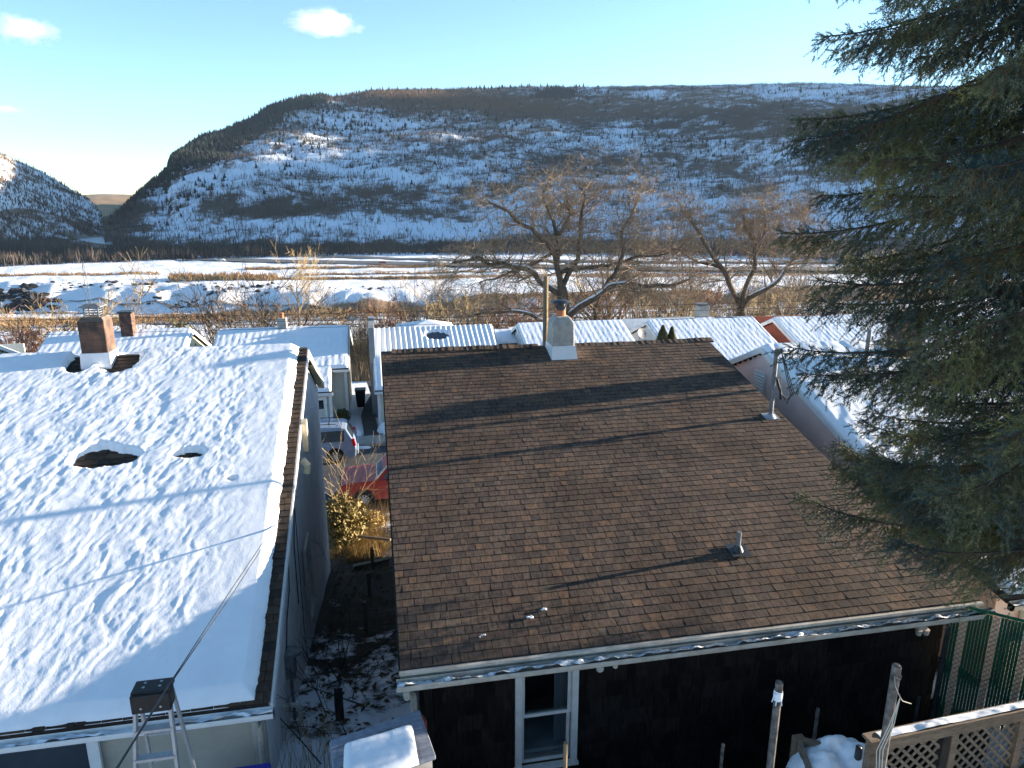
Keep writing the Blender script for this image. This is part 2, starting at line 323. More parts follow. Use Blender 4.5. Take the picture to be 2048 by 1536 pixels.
# distant hills --------------------------------------------------------
def hill(name, us, vtop, dtop, vbase, dbase, m, power, coverf, rough, nA=420, nT=150, back=900, seed=3, rows=None):
    U = np.linspace(us[0], us[-1], nA)
    vt = np.interp(U, us, vtop); dt = np.interp(U, us, dtop); vb = np.interp(U, us, vbase); db = np.interp(U, us, dbase)
    P = np.zeros((nT + 12, nA, 3)); T = np.zeros((nT + 12, nA))
    for j in range(nA):
        a = atD(U[j], vb[j], db[j]); b = atD(U[j], vt[j], dt[j]); a[2] = min(a[2], -46)
        t = np.linspace(0, 1, nT)
        P[:nT, j, 0] = a[0] + (b[0] - a[0]) * t; P[:nT, j, 1] = a[1] + (b[1] - a[1]) * t
        P[:nT, j, 2] = a[2] + (b[2] - a[2]) * (power[0] * t + power[1] * t ** 2 + (1 - power[0] - power[1]) * (1 - (1 - t) ** 2))
        T[:nT, j] = t
        d = np.array([b[0], b[1]]) / np.hypot(b[0], b[1]); k = np.linspace(0, 1, 13)[1:]
        P[nT:, j, 0] = b[0] + d[0] * back * k; P[nT:, j, 1] = b[1] + d[1] * back * k
        P[nT:, j, 2] = b[2] - (b[2] + 60) * k ** 1.6; T[nT:, j] = 1
    x, y = P[..., 0], P[..., 1]
    env = np.clip(T * 5, 0, 1) * (0.25 + 0.75 * np.clip((1 - T) * 6, 0, 1))
    P[..., 2] += rough * env * (fbm(x / 260, y / 260, 5, seed) - 0.5) + rough * 0.10 * (fbm(x / 28, y / 28, 3, seed + 5) - 0.5)
    pu, pv = proj(P)
    cov = coverf(pu, pv, x, y, T)
    o = gridmesh(name, P, m, smooth=True, attr={'cover': cov.ravel()}); tag(o, kind='structure')
    return P, T, pu, pv, cov
def blob(u, v, cu, cv_, su, sv, a, tilt=0.0): 
    vv = v - cv_ - tilt * (u - cu); return a * np.exp(-((u - cu) / su) ** 2 - (vv / sv) ** 2)
us = [205, 240, 300, 335, 345, 372, 400, 450, 500, 540, 600, 680, 740, 820, 900, 1100, 1300, 1600, 1760, 2100, 2500]
vt = [442, 428, 375, 350, 322, 300, 281, 262, 238, 216, 194, 190, 181, 178, 177, 173, 174, 166, 170, 176, 210]
dt = [900, 950, 1120, 1250, 1280, 1350, 1420, 1530, 1640, 1750, 1880, 2000, 2080, 2150, 2200, 2260, 2300, 2350, 2350, 2300, 2100]
vb = [452, 462, 474, 480, 482, 484, 486, 490, 492, 494, 497, 500, 502, 504, 505, 505, 505, 505, 505, 505, 505]
db = [870, 830, 770, 750, 740, 730, 725, 710, 705, 700, 695, 690, 690, 690, 690, 690, 690, 690, 690, 690, 690]
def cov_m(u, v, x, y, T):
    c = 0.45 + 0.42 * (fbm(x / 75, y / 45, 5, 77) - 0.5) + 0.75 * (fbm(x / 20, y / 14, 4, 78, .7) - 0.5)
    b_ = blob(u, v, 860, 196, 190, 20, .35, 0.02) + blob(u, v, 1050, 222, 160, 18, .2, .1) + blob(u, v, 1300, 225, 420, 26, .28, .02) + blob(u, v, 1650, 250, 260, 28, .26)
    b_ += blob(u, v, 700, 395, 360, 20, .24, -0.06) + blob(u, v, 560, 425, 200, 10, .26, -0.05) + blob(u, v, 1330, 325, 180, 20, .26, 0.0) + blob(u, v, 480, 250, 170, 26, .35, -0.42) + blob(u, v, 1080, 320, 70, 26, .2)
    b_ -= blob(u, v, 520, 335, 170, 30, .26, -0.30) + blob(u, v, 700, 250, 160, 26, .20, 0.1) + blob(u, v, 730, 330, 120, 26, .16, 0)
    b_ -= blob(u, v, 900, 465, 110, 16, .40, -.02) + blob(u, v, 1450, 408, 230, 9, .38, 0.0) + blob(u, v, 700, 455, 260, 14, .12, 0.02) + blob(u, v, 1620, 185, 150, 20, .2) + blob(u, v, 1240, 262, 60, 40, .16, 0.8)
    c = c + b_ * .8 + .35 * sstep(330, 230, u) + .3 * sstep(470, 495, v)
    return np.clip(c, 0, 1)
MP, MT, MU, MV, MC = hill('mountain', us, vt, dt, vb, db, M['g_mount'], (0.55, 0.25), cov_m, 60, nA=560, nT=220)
HP, HT, HU, HV, HC = hill('valley_hill', [-420, -120, 0, 40, 80, 130, 160, 190, 206], [120, 250, 306, 324, 343, 372, 390, 412, 436], [1500, 1450, 1400, 1400, 1400, 1380, 1340, 1280, 1200],
    [470, 470, 470, 468, 466, 463, 460, 456, 452], [800, 850, 900, 950, 980, 1000, 1040, 1080, 1100], M['g_hill'], (0.7, 0.0), lambda u, v, x, y, T: 0.42 + 0.5 * (fbm(x / 40, y / 30, 4, 88) - 0.5) + 0.12 * (T < 0.25), 50, nA=200, nT=110, seed=12)
sa = np.radians(np.linspace(50.5, 79, 90)); sr = np.linspace(2700, 5600, 60); SA, SR = np.meshgrid(sa, sr); SX, SY = SR * np.sin(SA), SR * np.cos(SA)
SZ = np.interp(SY, [1700, 1790, 1850], [590, 590, 760]) * sstep(985, 1075, SY) * sstep(2500, 3550, SX) * (1 - .6 * sstep(3700, 5200, SX)) + 60 * (fbm(SX / 300, SY / 300, 4, 91) - .5) - 60
tag(gridmesh('offscreen_shade_ridge', np.stack([SX, SY, SZ], -1), M['g_mount'], attr={'cover': (SX * 0 + .5).ravel()}), kind='structure')  # unseen ridge added off-screen, shaped to keep the sun off the mountain
hill('far_ridge', [60, 150, 210, 280, 400], [392, 390, 388, 390, 389], [5200] * 5, [424, 422, 421, 420, 420], [1900] * 5, mat('far_forest_sun_tint', (0.34, 0.19, 0.09), 0.95, col2=(0.20, 0.16, 0.08), vs=0.006), (1, 0), lambda u, v, x, y, T: T * 0 + 1, 40, nA=60, nT=30, seed=20)  # orange-brown boosted: warm sunlight is put into the ridge colour

# river and highways (thin sheets over the plain) -----------------------
def strip(name, ctr, width, m, zoff=0.12, kind='structure', n=80):
    c = np.array(ctr, float); s = np.linspace(0, len(c) - 1, n); q = np.stack([np.interp(s, range(len(c)), c[:, k]) for k in range(2)], 1)
    d = np.gradient(q, axis=0); d /= np.linalg.norm(d, axis=1)[:, None]; nrm = np.stack([-d[:, 1], d[:, 0]], 1)
    G = np.zeros((n, 5, 3))
    for k in range(5):
        p = q + nrm * width * (k / 4 - 0.5); G[:, k, :2] = p
        G[:, k, 2] = ground_z(p[:, 0], p[:, 1])
    G[:, :, 2] = G[:, :, 2].max(axis=1)[:, None] + zoff
    o = gridmesh(name, G, m); tag(o, kind=kind); return o
def pl(u, v, z=-45.0): p = atZ(u, v, z); return (p[0], p[1])
hw1 = [pl(*p) for p in [(-260, 500), (0, 507), (250, 513), (420, 519), (600, 523), (900, 528), (1300, 531), (2000, 530)]]
hw2 = [pl(*p) for p in [(200, 506), (330, 505), (450, 507), (620, 512), (900, 520), (1300, 522), (1900, 520)]]
strip('highway', hw1, 24, M['road_far'], 0.35); strip('highway_ramp', hw2, 15, M['road_far'], 0.35)
rv = [pl(*p, -48.8) for p in [(105, 452), (135, 462), (165, 472), (205, 482), (260, 489)]]
strip('river', rv, 34, M['ice'], 0.9)
rail = mat('rail_bed', (0.10, 0.085, 0.07), 0.9, var=0.3, vs=0.4)
for vv in (622, 631, 640, 649): strip('rail_track', [pl(-200, vv - 4, -57), pl(600, vv, -57), pl(1500, vv + 6, -57)], 1.7, rail, 0.25)

# ------------------------------------------------------------------ distant woods (nobody could count them)
def slivers(name, base, h, w, m, label, lean=0.06, crossed=False, seedv=1):
    """bare trees far away: thin tapering stems with a few fanned branches"""
    r = np.random.default_rng(seedv); n = len(base); V = []; 
    for k in range(3):
        a = r.uniform(0, math.pi, n); hh = h * (1 - 0.18 * k) * r.uniform(.85, 1.1, n); ln = r.normal(0, lean * (1 + 2.2 * (k > 0)), n)
        dx, dy = np.cos(a), np.sin(a); ww = w * (1.0 if k else 0.7)
        p0 = base + np.stack([-dx * ww * .25, -dy * ww * .25, -0.6 + 0 * h], 1); p1 = base + np.stack([dx * ww * .25, dy * ww * .25, -0.6 + 0 * h], 1)
        p2 = base + np.stack([ln * hh * dx + dx * ww * .6, ln * hh * dy + dy * ww * .6, hh * .6], 1); p3 = base + np.stack([ln * hh * dx * 1.3, ln * hh * dy * 1.3, hh], 1)
        V.append(np.stack([p0, p1, p2, p3], 1))
    V = np.concatenate(V).reshape(-1, 3); Q = np.arange(len(V)).reshape(-1, 4)
    o = npmesh(name, V, Q, m); return tag(o, label, 'woodland', kind='stuff')
def sample_hill(P, T, wgt, n, seed):
    r = np.random.default_rng(seed); a, b = T.shape
    area = np.linalg.norm(np.cross(P[1:, :-1] - P[:-1, :-1], P[:-1, 1:] - P[:-1, :-1]), axis=-1)
    w = (area * wgt[:-1, :-1] * (T[:-1, :-1] < 1)).ravel(); w /= w.sum()
    id_ = r.choice(len(w), n, p=w); i, j = id_ // (b - 1), id_ % (b - 1); f = r.random((n, 1)); g_ = r.random((n, 1))
    return P[i, j] + (P[i + 1, j] - P[i, j]) * f + (P[i, j + 1] - P[i, j]) * g_, i, j
wt = np.clip(MC - 0.22, 0.05, 1) ** 1.3 * np.clip(1.3 - 0.5 * fbm(MP[..., 0] / 50, MP[..., 1] / 50, 3, 5), 0, 2)
b, _, _ = sample_hill(MP, MT, wt, 200000, 1)
slivers('bare_woodland', b, rng.uniform(3.5, 8.5, len(b)), rng.uniform(0.25, 0.7, len(b)), M['wood_far'], 'bare winter woodland covering the shaded snowy mountain', seedv=2)
wt = blob(MU, MV, 850, 200, 190, 18, 1, .03) + blob(MU, MV, 1020, 218, 120, 10, .8, .08)
b, _, _ = sample_hill(MP, MT, wt + 1e-6, 8000, 3)
slivers('russet_woodland', b, rng.uniform(6, 11, len(b)), rng.uniform(0.8, 1.6, len(b)), M['rust_wood'], 'rust brown woodland band just below the mountain crest', seedv=4)
wt = np.clip(1.1 - HT, 0, 1) * 0.5 + 0.2
b, _, _ = sample_hill(HP, HT, wt, 9000, 5)
slivers('hillside_scrub', b, rng.uniform(3, 7, len(b)), rng.uniform(0.6, 1.2, len(b)), mat('scrub_far', (0.12, 0.085, 0.06), 0.95), 'thin bare scrub on the sunlit rocky hill at the left', seedv=6)
# riverside wood: band between highway and mountain
n = 30000; uu = rng.uniform(-500, 2300, n); vv = rng.uniform(485, 503, n); dd = np.interp(uu, [-500, 0, 200, 700, 2300], [640, 640, 640, 640, 640]) + rng.uniform(-45, 110, n)
B = np.array([atD(u_, 500, d_) for u_, d_ in zip(uu, dd)]); B[:, 2] = ground_z(B[:, 0], B[:, 1]) + 0
hts = (3.5 + 11 * fbm(uu / 28, dd / 60, 4, 15)) * rng.uniform(.55, 1.05, n)
slivers('riverside_woodland', B, hts, rng.uniform(0.35, 1.0, n), mat('river_wood', (0.050, 0.044, 0.040), 0.95, col2=(0.085, 0.066, 0.052), vs=0.02), 'dark bare wood along the river between highway and mountain', seedv=8)
n = 5000; uu = rng.uniform(-100, 330, n); dd = rng.uniform(720, 1050, n)
B = np.array([atD(u_, 470, d_) for u_, d_ in zip(uu, dd)]); uu2, _ = proj(B); B[:, 2] = ground_z(B[:, 0], B[:, 1])
rvx = np.array(rv); keep = np.array([min(np.hypot(*(rvx + np.diff(rvx, axis=0, append=rvx[-1:]) * k / 6 - p[:2]).T).min() for k in range(7)) > 24 for p in B])
near_r = np.array([abs(proj(p)[0] - np.interp(math.hypot(p[0], p[1]), [650, 1100], [250, 110])) > 38 for p in B])
slivers('gap_woodland', B[keep & near_r], rng.uniform(7, 13, (keep & near_r).sum()), rng.uniform(1, 2, (keep & near_r).sum()), M['wood_far'], 'dark bare wood filling the water gap beside the river', seedv=9)

# distant conifers: individuals for the ones that show largest, one mass for the dense cap
def cone_mesh(name, m, seed, n=9, lv=6):
    r = random.Random(seed); mb = MB()
    for k in range(lv):
        z0 = 0.06 + 0.80 * k / lv; rad = 0.27 * (1 - k / lv) ** 0.8 * r.uniform(.85, 1.1); V = [(0, 0, z0 + 0.30)]
        for i in range(n):
            a = 2 * math.pi * (i + r.uniform(-.3, .3)) / n; q = rad * r.uniform(.6, 1.15); V.append((q * math.cos(a), q * math.sin(a), z0 + r.uniform(-.03, .05)))
        mb.add(V, [(0, 1 + i, 1 + (i + 1) % n) for i in range(n)])
    me = bpy.data.meshes.new(name); me.from_pydata(mb.v, [], mb.f); me.materials.append(m); return me
cones = [cone_mesh('conifer', M['conifer_far'], s) for s in range(4)]
wt = np.where((MT > 0.05) & (MT < 0.93), 0.10, 0.0) * (MC < 0.6) + blob(MU, MV, 700, 235, 330, 45, 0.5) + blob(MU, MV, 560, 300, 220, 40, .35, -.3) + blob(MU, MV, 1500, 300, 260, 25, .5) + blob(MU, MV, 1370, 292, 60, 10, .8) + blob(MU, MV, 900, 350, 250, 60, .12)
wt = np.where(MV > 485, 0, wt)
b, _, _ = sample_hill(MP, MT, wt, 290, 11)
for i, p in enumerate(b):
    o = bpy.data.objects.new('conifer_tree', cones[i % 4]); COL.objects.link(o)
    s = random.uniform(6.5, 12.5) * np.interp(np.hypot(p[0], p[1]), [700, 1100, 2000], [.6, .8, 1.25]); o.location = (p[0], p[1], p[2] - 0.5); o.scale = (s * 1.25, s * 1.25, s); o.rotation_euler[2] = random.uniform(0, 6)
    tag(o, 'small dark evergreen dotted on the snowy mountainside', 'conifer', 'lone evergreens scattered over the mountainside')
def cone_mass(name, pts, hs, label, seed):
    V0 = np.array([v.co for v in cones[0].vertices]); F0 = np.array([list(p.vertices) for p in cones[0].polygons]); n = len(pts)
    a = np.random.default_rng(seed).uniform(0, 6.28, n); c, s = np.cos(a)[:, None], np.sin(a)[:, None]
    X_ = (V0[None, :, 0] * c - V0[None, :, 1] * s) * hs[:, None] * 1.15 + pts[:, 0:1]; Y_ = (V0[None, :, 0] * s + V0[None, :, 1] * c) * hs[:, None] * 1.15 + pts[:, 1:2]
    Z_ = V0[None, :, 2] * hs[:, None] + pts[:, 2:3] - 0.5
    V = np.stack([X_, Y_, Z_], -1).reshape(-1, 3); Fc = (F0[None] + (np.arange(n) * len(V0))[:, None, None]).reshape(-1, 3)
    return tag(npmesh(name, V, Fc, M['conifer_far']), label, 'woodland', kind='stuff')
ridge_v = np.interp(MU, us, vt)
b, _, _ = sample_hill(MP, MT, wt, 900, 13); cone_mass('scattered_evergreens', b, rng.uniform(5, 10, len(b)) * np.interp(np.hypot(b[:, 0], b[:, 1]), [700, 1100, 2000], [.6, .9, 1.3]), 'countless small evergreens speckling the shaded mountainside', 7)
wt = np.where((MU > 325) & (MU < 660), 1, 0) * np.clip(1 - (MV - ridge_v) / np.interp(MU, [325, 420, 600, 660], [40, 62, 34, 10]), 0, 1) ** .5 + blob(MU, MV, 1110, 190, 24, 7, 1.5) + np.where(MT > .97, .05, 0) * (MU < 1200)
wt += blob(MU, MV, 380, 400, 60, 14, .25, -.6) + np.where((MU > 215) & (MU < 330), 1, 0) * np.clip(1 - (MV - ridge_v) / 22, 0, 1)
b, _, _ = sample_hill(MP, MT, wt + 0.0, 4200, 12)
cone_mass('evergreen_wood', b, rng.uniform(6, 12.5, len(b)) * np.interp(np.hypot(b[:, 0], b[:, 1]), [850, 1300, 2000], [.55, .95, 1.2]), 'dense dark evergreens capping the steep left shoulder of the mountain', 1)

# bank rocks and rubble
mb = MB()
def rock(mb, c, s, r):
    bm = bmesh.new(); bmesh.ops.create_icosphere(bm, subdivisions=1, radius=1)
    k = r.uniform(0, 99)
    for v in bm.verts:
        q = 0.6 + 0.8 * noise.noise(v.co * 1.3 + Vector((k, 0, 0))); v.co = Vector((v.co.x * s[0], v.co.y * s[1], v.co.z * s[2])) * max(.3, q + .2)
    mb.add([v.co + Vector(c) for v in bm.verts], [[v.index for v in f.verts] for f in bm.faces]); bm.free()
rr_ = random.Random(5)
for k in range(230):
    cu, cvv = rr_.choice([(35, 578), (35, 578), (60, 590), (30, 570), (240, 545), (310, 604), (270, 562), (380, 606), (560, 590), (740, 590), (430, 585), (150, 560), (500, 575)])
    u_ = rr_.gauss(cu, 34); v_ = rr_.gauss(cvv, 9)
    if v_ < 548 or v_ > 613: continue
    Yb = np.interp(v_, [545, 612], [440, 393]); p = atY(u_, v_, Yb); s = rr_.uniform(.6, 2.6) * (1.8 if cu < 100 else .8)
    rock(mb, (p[0], p[1], gz(p[0], p[1]) + 0.3), (s, s * .6, s * .55), rr_)
tag(mb.build('bank_rubble', M['rock']), 'dark rubble scattered over the snowy bank beyond the railway', 'rubble', kind='stuff')
# ------------------------------------------------------------------ bare trees
def branchy(mb, p, d, L, r, depth, rnd, sides=5, wander=0.35, up=0.12, ratio=0.68, kids=3, minr=0.012, spread=0.75):
    seg = max(3, int(L / 0.9)) if depth > 1 else 3
    pts = [Vector(p)]; rad = [r]; dirs = [Vector(d)]
    cur = Vector(p); dd = Vector(d).normalized()
    for i in range(seg):
        dd = (dd + Vector((rnd.gauss(0, 1), rnd.gauss(0, 1), rnd.gauss(0, .8))) * wander * 0.4 + Vector((0, 0, up * .35))).normalized()
        cur = cur + dd * (L / seg); pts.append(cur.copy()); dirs.append(dd.copy()); rad.append(max(minr * .6, r * (1 - 0.62 * (i + 1) / seg)))
    mb.tube(pts, rad, sides if depth > 1 else 3, caps=False)
    if depth == 0: return
    for k in range(kids + (1 if depth > 1 else 2)):
        i = rnd.randint(max(1, seg // 3), seg); b = pts[i]; nd = dirs[i]
        ax = Vector((rnd.gauss(0, 1), rnd.gauss(0, 1), rnd.gauss(0, .6))).normalized()
        q = (nd + ax * spread * rnd.uniform(.7, 1.3)).normalized()
        branchy(mb, b, q, L * ratio * rnd.uniform(.7, 1.15), max(minr, rad[i] * .62), depth - 1, rnd, max(3, sides - 1), wander * 1.1, up, ratio, kids, minr, spread)
def limb(mb, pts, r0, r1, sides=7):
    P = [Vector(p) for p in pts]; Q = []
    for i in range(len(P) - 1):
        a, b = P[max(i - 1, 0)], P[i]; c, d = P[i + 1], P[min(i + 2, len(P) - 1)]
        for k in range(4):
            t = k / 4; Q.append(0.5 * ((2 * b) + (c - a) * t + (2 * a - 5 * b + 4 * c - d) * t * t + (3 * b - a - 3 * c + d) * t ** 3))
    Q.append(P[-1]); n = len(Q)
    if r0 < .5: Q = [p + Vector((noise.noise(p * .55), noise.noise(p * .55 + Vector((9, 0, 0))), noise.noise(p * .55 + Vector((0, 9, 0))))) * .55 * min(1, i / 4) for i, p in enumerate(Q)]; r0 *= .85
    rad = [r0 + (r1 - r0) * i / (n - 1) for i in range(n)]
    mb.tube(Q, rad, sides, caps=False); return Q, rad
def big_oak(name, label, trunk, limbs, Y0, seed, snowlimbs=()):
    rnd = random.Random(seed); base = atY(*trunk[0], Y0); base = Vector((base[0], base[1], gz(base[0], base[1])))
    t = thing(name, label, 'tree', base)
    tr = MB(); pts = [base] + [Vector(atY(u, v, Y0)) for u, v in trunk]
    limb(tr, pts, 0.75, 0.42, 10); tr.build('trunk', M['bark'], t, smooth=True)
    cr = MB(); sn = MB(); tw = MB()
    for li, (r0, L) in enumerate(limbs):
        q = [Vector(atY(u, v, Y0 + dy)) for u, v, dy in L]
        Q, rad = limb(cr, q, r0, r0 * .28)
        if li in snowlimbs:
            m_ = len(Q) // 2 + 2; sn.tube([p + Vector((0, -.02, rad[i] * .80)) for i, p in enumerate(Q[1:m_])], [rad[i] * .5 for i in range(1, m_)], 6)
        n = len(Q)
        for i in range(n // 4, n):
            for rep in range((2 if li in (0, 3, 9) else 3) if i > n // 3 else 2):
                if rnd.random() < .9:
                    tg = (Q[min(i + 1, n - 1)] - Q[i - 1]).normalized(); ax = Vector((rnd.gauss(0, 1), rnd.gauss(0, 1.0), rnd.gauss(0.08, .7))).normalized()
                    branchy(tw, Q[i], (tg * .5 + ax).normalized(), rnd.uniform(1.5, 3.3), max(.02, rad[i] * .42), 3 if rnd.random() < .45 else 2, rnd, 4, .5, .0, .64, 3, .014, .8)
    cr.build('branches', M['bark'], t, smooth=True); tw.build('twigs', M['twig'], t)
    if sn.n: sn.build('branch_snow', M['snow'], t, smooth=True)
    anchor(t); return t
big_oak('oak_tree', 'large spreading bare oak behind the cement chimney of the brown roof', [(1127, 690), (1127, 640), (1126, 600), (1124, 575)],
  [(.38, [(1126, 600, 0), (1118, 560, 0), (1112, 520, 0), (1118, 470, .5), (1098, 420, 1), (1080, 380, 1)]),
   (.30, [(1112, 520, 0), (1095, 490, -.5), (1050, 445, -1), (1010, 420, -2), (975, 400, -2)]),
   (.36, [(1125, 590, 0), (1075, 560, 1), (1030, 530, 1), (985, 522, 0), (940, 522, -1), (905, 530, -1)]),
   (.30, [(1124, 575, 0), (1150, 520, 1), (1165, 470, 2), (1162, 420, 2), (1168, 392, 2), (1160, 378, 2)]),
   (.40, [(1127, 640, 0), (1170, 612, -1), (1215, 580, -1), (1260, 568, -1), (1310, 572, -2), (1380, 560, -2)]),
   (.25, [(1200, 590, -1), (1225, 550, 0), (1245, 500, 0), (1240, 460, 0), (1264, 420, 0), (1272, 395, 0)]),
   (.26, [(1120, 545, 0), (1170, 535, 2), (1220, 530, 3), (1290, 515, 3), (1340, 500, 3)]),
   (.24, [(1127, 650, 0), (1090, 640, -2), (1030, 622, -3), (985, 628, -3), (930, 640, -3)]),
   (.22, [(1115, 500, 0), (1080, 520, 3), (1020, 545, 4), (960, 570, 4)]),
   (.24, [(1118, 470, 0), (1140, 430, 2), (1130, 405, 3), (1135, 392, 3)])], 62, 3, (2, 4, 7))
big_oak('oak_tree', 'bare forked oak with crooked limbs left of the spruce', [(1484, 700), (1483, 640), (1482, 615)],
  [(.34, [(1482, 612, 0), (1460, 575, 0), (1440, 535, 0), (1418, 508, -1), (1400, 470, -1), (1385, 445, -1), (1370, 430, -1)]),
   (.30, [(1484, 605, 0), (1500, 560, 0), (1510, 510, 0), (1502, 475, 1), (1490, 440, 1), (1480, 420, 1)]),
   (.32, [(1486, 610, 0), (1520, 580, -1), (1560, 550, -1), (1590, 520, -1), (1605, 480, -1), (1598, 450, -1)]),
   (.20, [(1510, 510, 0), (1530, 470, 1), (1530, 430, 1), (1552, 415, 1), (1572, 402, 1)]),
   (.18, [(1440, 535, 0), (1400, 520, 2), (1370, 505, 2), (1340, 500, 2)]),
   (.16, [(1484, 650, 0), (1450, 646, -1), (1425, 640, -1)]), (.16, [(1484, 645, 0), (1530, 645, 0), (1560, 640, 0), (1580, 610, 0)])], 64, 8, (2, 5))

def bare_tree_proto(seed, tm, depth=4, kids=3, sp=.7, H=1.0):
    rnd = random.Random(seed); t = thing('bare_tree', 'x', 'tree', (0, 0, 0))
    tr = MB(); cr = MB(); ns = rnd.randint(1, 3)
    for k in range(ns):
        a = rnd.uniform(0, 6.28); d = Vector((math.cos(a) * .16 * (ns > 1), math.sin(a) * .16 * (ns > 1), 1)).normalized()
        L = 4.2 * rnd.uniform(.85, 1.1); pts = [Vector((0, 0, 0))]; dd = d.copy()
        for i in range(4): dd = (dd + Vector((rnd.gauss(0, .09), rnd.gauss(0, .09), .06))).normalized(); pts.append(pts[-1] + dd * L / 4)
        tr.tube(pts, [.15, .12, .10, .085, .07], 6, caps=False)
        for i in range(11):
            j = rnd.uniform(1.2, 4); b = pts[int(j)].lerp(pts[min(4, int(j) + 1)], j % 1); a2 = rnd.uniform(0, 6.28)
            branchy(cr, b, Vector((math.cos(a2) * sp, math.sin(a2) * sp, rnd.uniform(.5, 1.4))).normalized(), rnd.uniform(2.0, 4.4) * (1.15 - .1 * j), .055, 3 if i % 2 else 2, rnd, 4, .32, .18, .64, kids, .015, .6)
    tr.build('trunk', M['bark'], t, smooth=True); cr.build('branches', tm, t); return t
M['twig_grey'] = mat('grey_brown_twigs', (0.085, 0.066, 0.05), 0.9, col2=(0.15, 0.115, 0.08), vs=2)
protos = {'n': [bare_tree_proto(s, M['twig_grey']) for s in (21, 22, 23)], 'g': [bare_tree_proto(s, M['twig_gold'], sp=1.0) for s in (31, 32)], 'r': [bare_tree_proto(s, M['twig_red'], sp=.9) for s in (41,)]}
used = set()
def place_tree(kind, idx, u, vtop, Yd, label, group='bare trees on the slope behind the houses', wide=1.0):
    pr = protos[kind][idx % len(protos[kind])]; p = atY(u, vtop, Yd); z0 = gz(p[0], p[1]); h = p[2] - z0
    if pr.name in used: o = copy_tree(pr)
    else: o = pr; used.add(pr.name)
    o.location = (p[0], p[1], z0 - .1); s = h / 8.2; o.scale = (s * wide, s * wide, s); o.rotation_euler = (0, 0, random.uniform(0, 6.28)); o['label'] = label; o['group'] = group
tr_list = [('g', 0, 165, 560, 95, 'golden twigged bare tree standing behind the sooty brick chimney', 1.3), ('g', 1, 120, 585, 80, 'low golden bare tree between red brush and brick chimney', 1.4),
 ('n', 0, 410, 535, 88, 'tall grey bare tree behind the gap of the two leftmost far houses', .9), ('n', 1, 440, 560, 92, 'bare tree just right of the tallest one over the far house gap', .9),
 ('n', 2, 500, 565, 95, 'mid-sized bare tree left of the small chimney with grey base', 1.0), ('n', 1, 585, 545, 84, 'broad fan-shaped bare tree behind the small grey-based chimney', 1.25),
 ('g', 1, 585, 478, 330, 'lone pale golden tree standing on the sunlit plain', .8), ('n', 0, 655, 595, 100, 'thin bare tree above the right end of the second far roof', .9),
 ('n', 2, 715, 620, 56, 'dark vine-wrapped tree in the gap beside the ribbed metal roof', .55), ('n', 1, 735, 625, 58, 'slim bare tree by the grey end wall of the ribbed-roof house', .5),
 ('r', 0, 790, 590, 75, 'reddish bare tree behind the left part of the ribbed roof', 1.1), ('n', 0, 835, 560, 84, 'bare tree above the pyramid-shaped roof', .9), ('g', 0, 900, 560, 90, 'golden bare tree above the right end of the ribbed roof', 1.2),
 ('n', 2, 960, 545, 100, 'bare tree rising left of the utility pole in front of the plain', 1.2), ('r', 0, 1010, 570, 78, 'reddish bare tree directly left of the utility pole', 1.1), ('n', 1, 1060, 580, 95, 'bare tree under the long left limbs of the great oak', 1.1),
 ('g', 0, 1200, 480, 120, 'golden bare tree seen through the right half of the great oak', 1.1), ('r', 0, 1235, 500, 130, 'reddish bare tree right of the great oak', 1.1), ('n', 0, 1290, 455, 125, 'tall slim bare tree between the two oaks', .8), ('g', 1, 1330, 520, 110, 'golden bare tree above the arborvitae pair', 1.2),
 ('r', 0, 1385, 520, 120, 'reddish bare tree left of the forked oak', 1.1), ('n', 1, 1430, 545, 90, 'bare tree close behind the left limbs of the forked oak', 1.1), ('g', 0, 1545, 560, 90, 'golden bare tree at the right foot of the forked oak', 1.2), ('n', 2, 1590, 500, 115, 'bare tree at the left fringe of the spruce', 1.0),
 ('n', 2, 1650, 520, 110, 'bare tree half hidden behind the left side of the spruce', 1.0), ('g', 1, 1360, 590, 80, 'low golden bare tree just above the far cream roof', 1.4), ('n', 0, 520, 590, 82, 'small bare tree between the fan-shaped tree and the grey one', .8), ('n', 1, 290, 600, 84, 'small bare tree right of the sooty brick chimney', 1.1),
 ('r', 0, 20, 620, 62, 'reddish bare tree in the brush at the left edge', 1.4), ('r', 0, 75, 628, 60, 'reddish bare tree in front of the golden tree at far left', 1.3), ('g', 0, 700, 590, 110, 'golden bare tree above the gap between second and ribbed roof', 1.0), ('n', 2, 1150, 590, 75, 'bare tree behind the cement chimney at the foot of the great oak', 1.3),
 ('g', 1, 1475, 570, 100, 'golden bare tree behind the trunk of the forked oak', 1.2), ('n', 2, 870, 600, 70, 'low wide bare tree over the middle of the ribbed roof', 1.3)]
for k, i, u_, v_, Yd, lab, wd in tr_list: place_tree(k, i, u_, v_, Yd, lab, wide=wd)
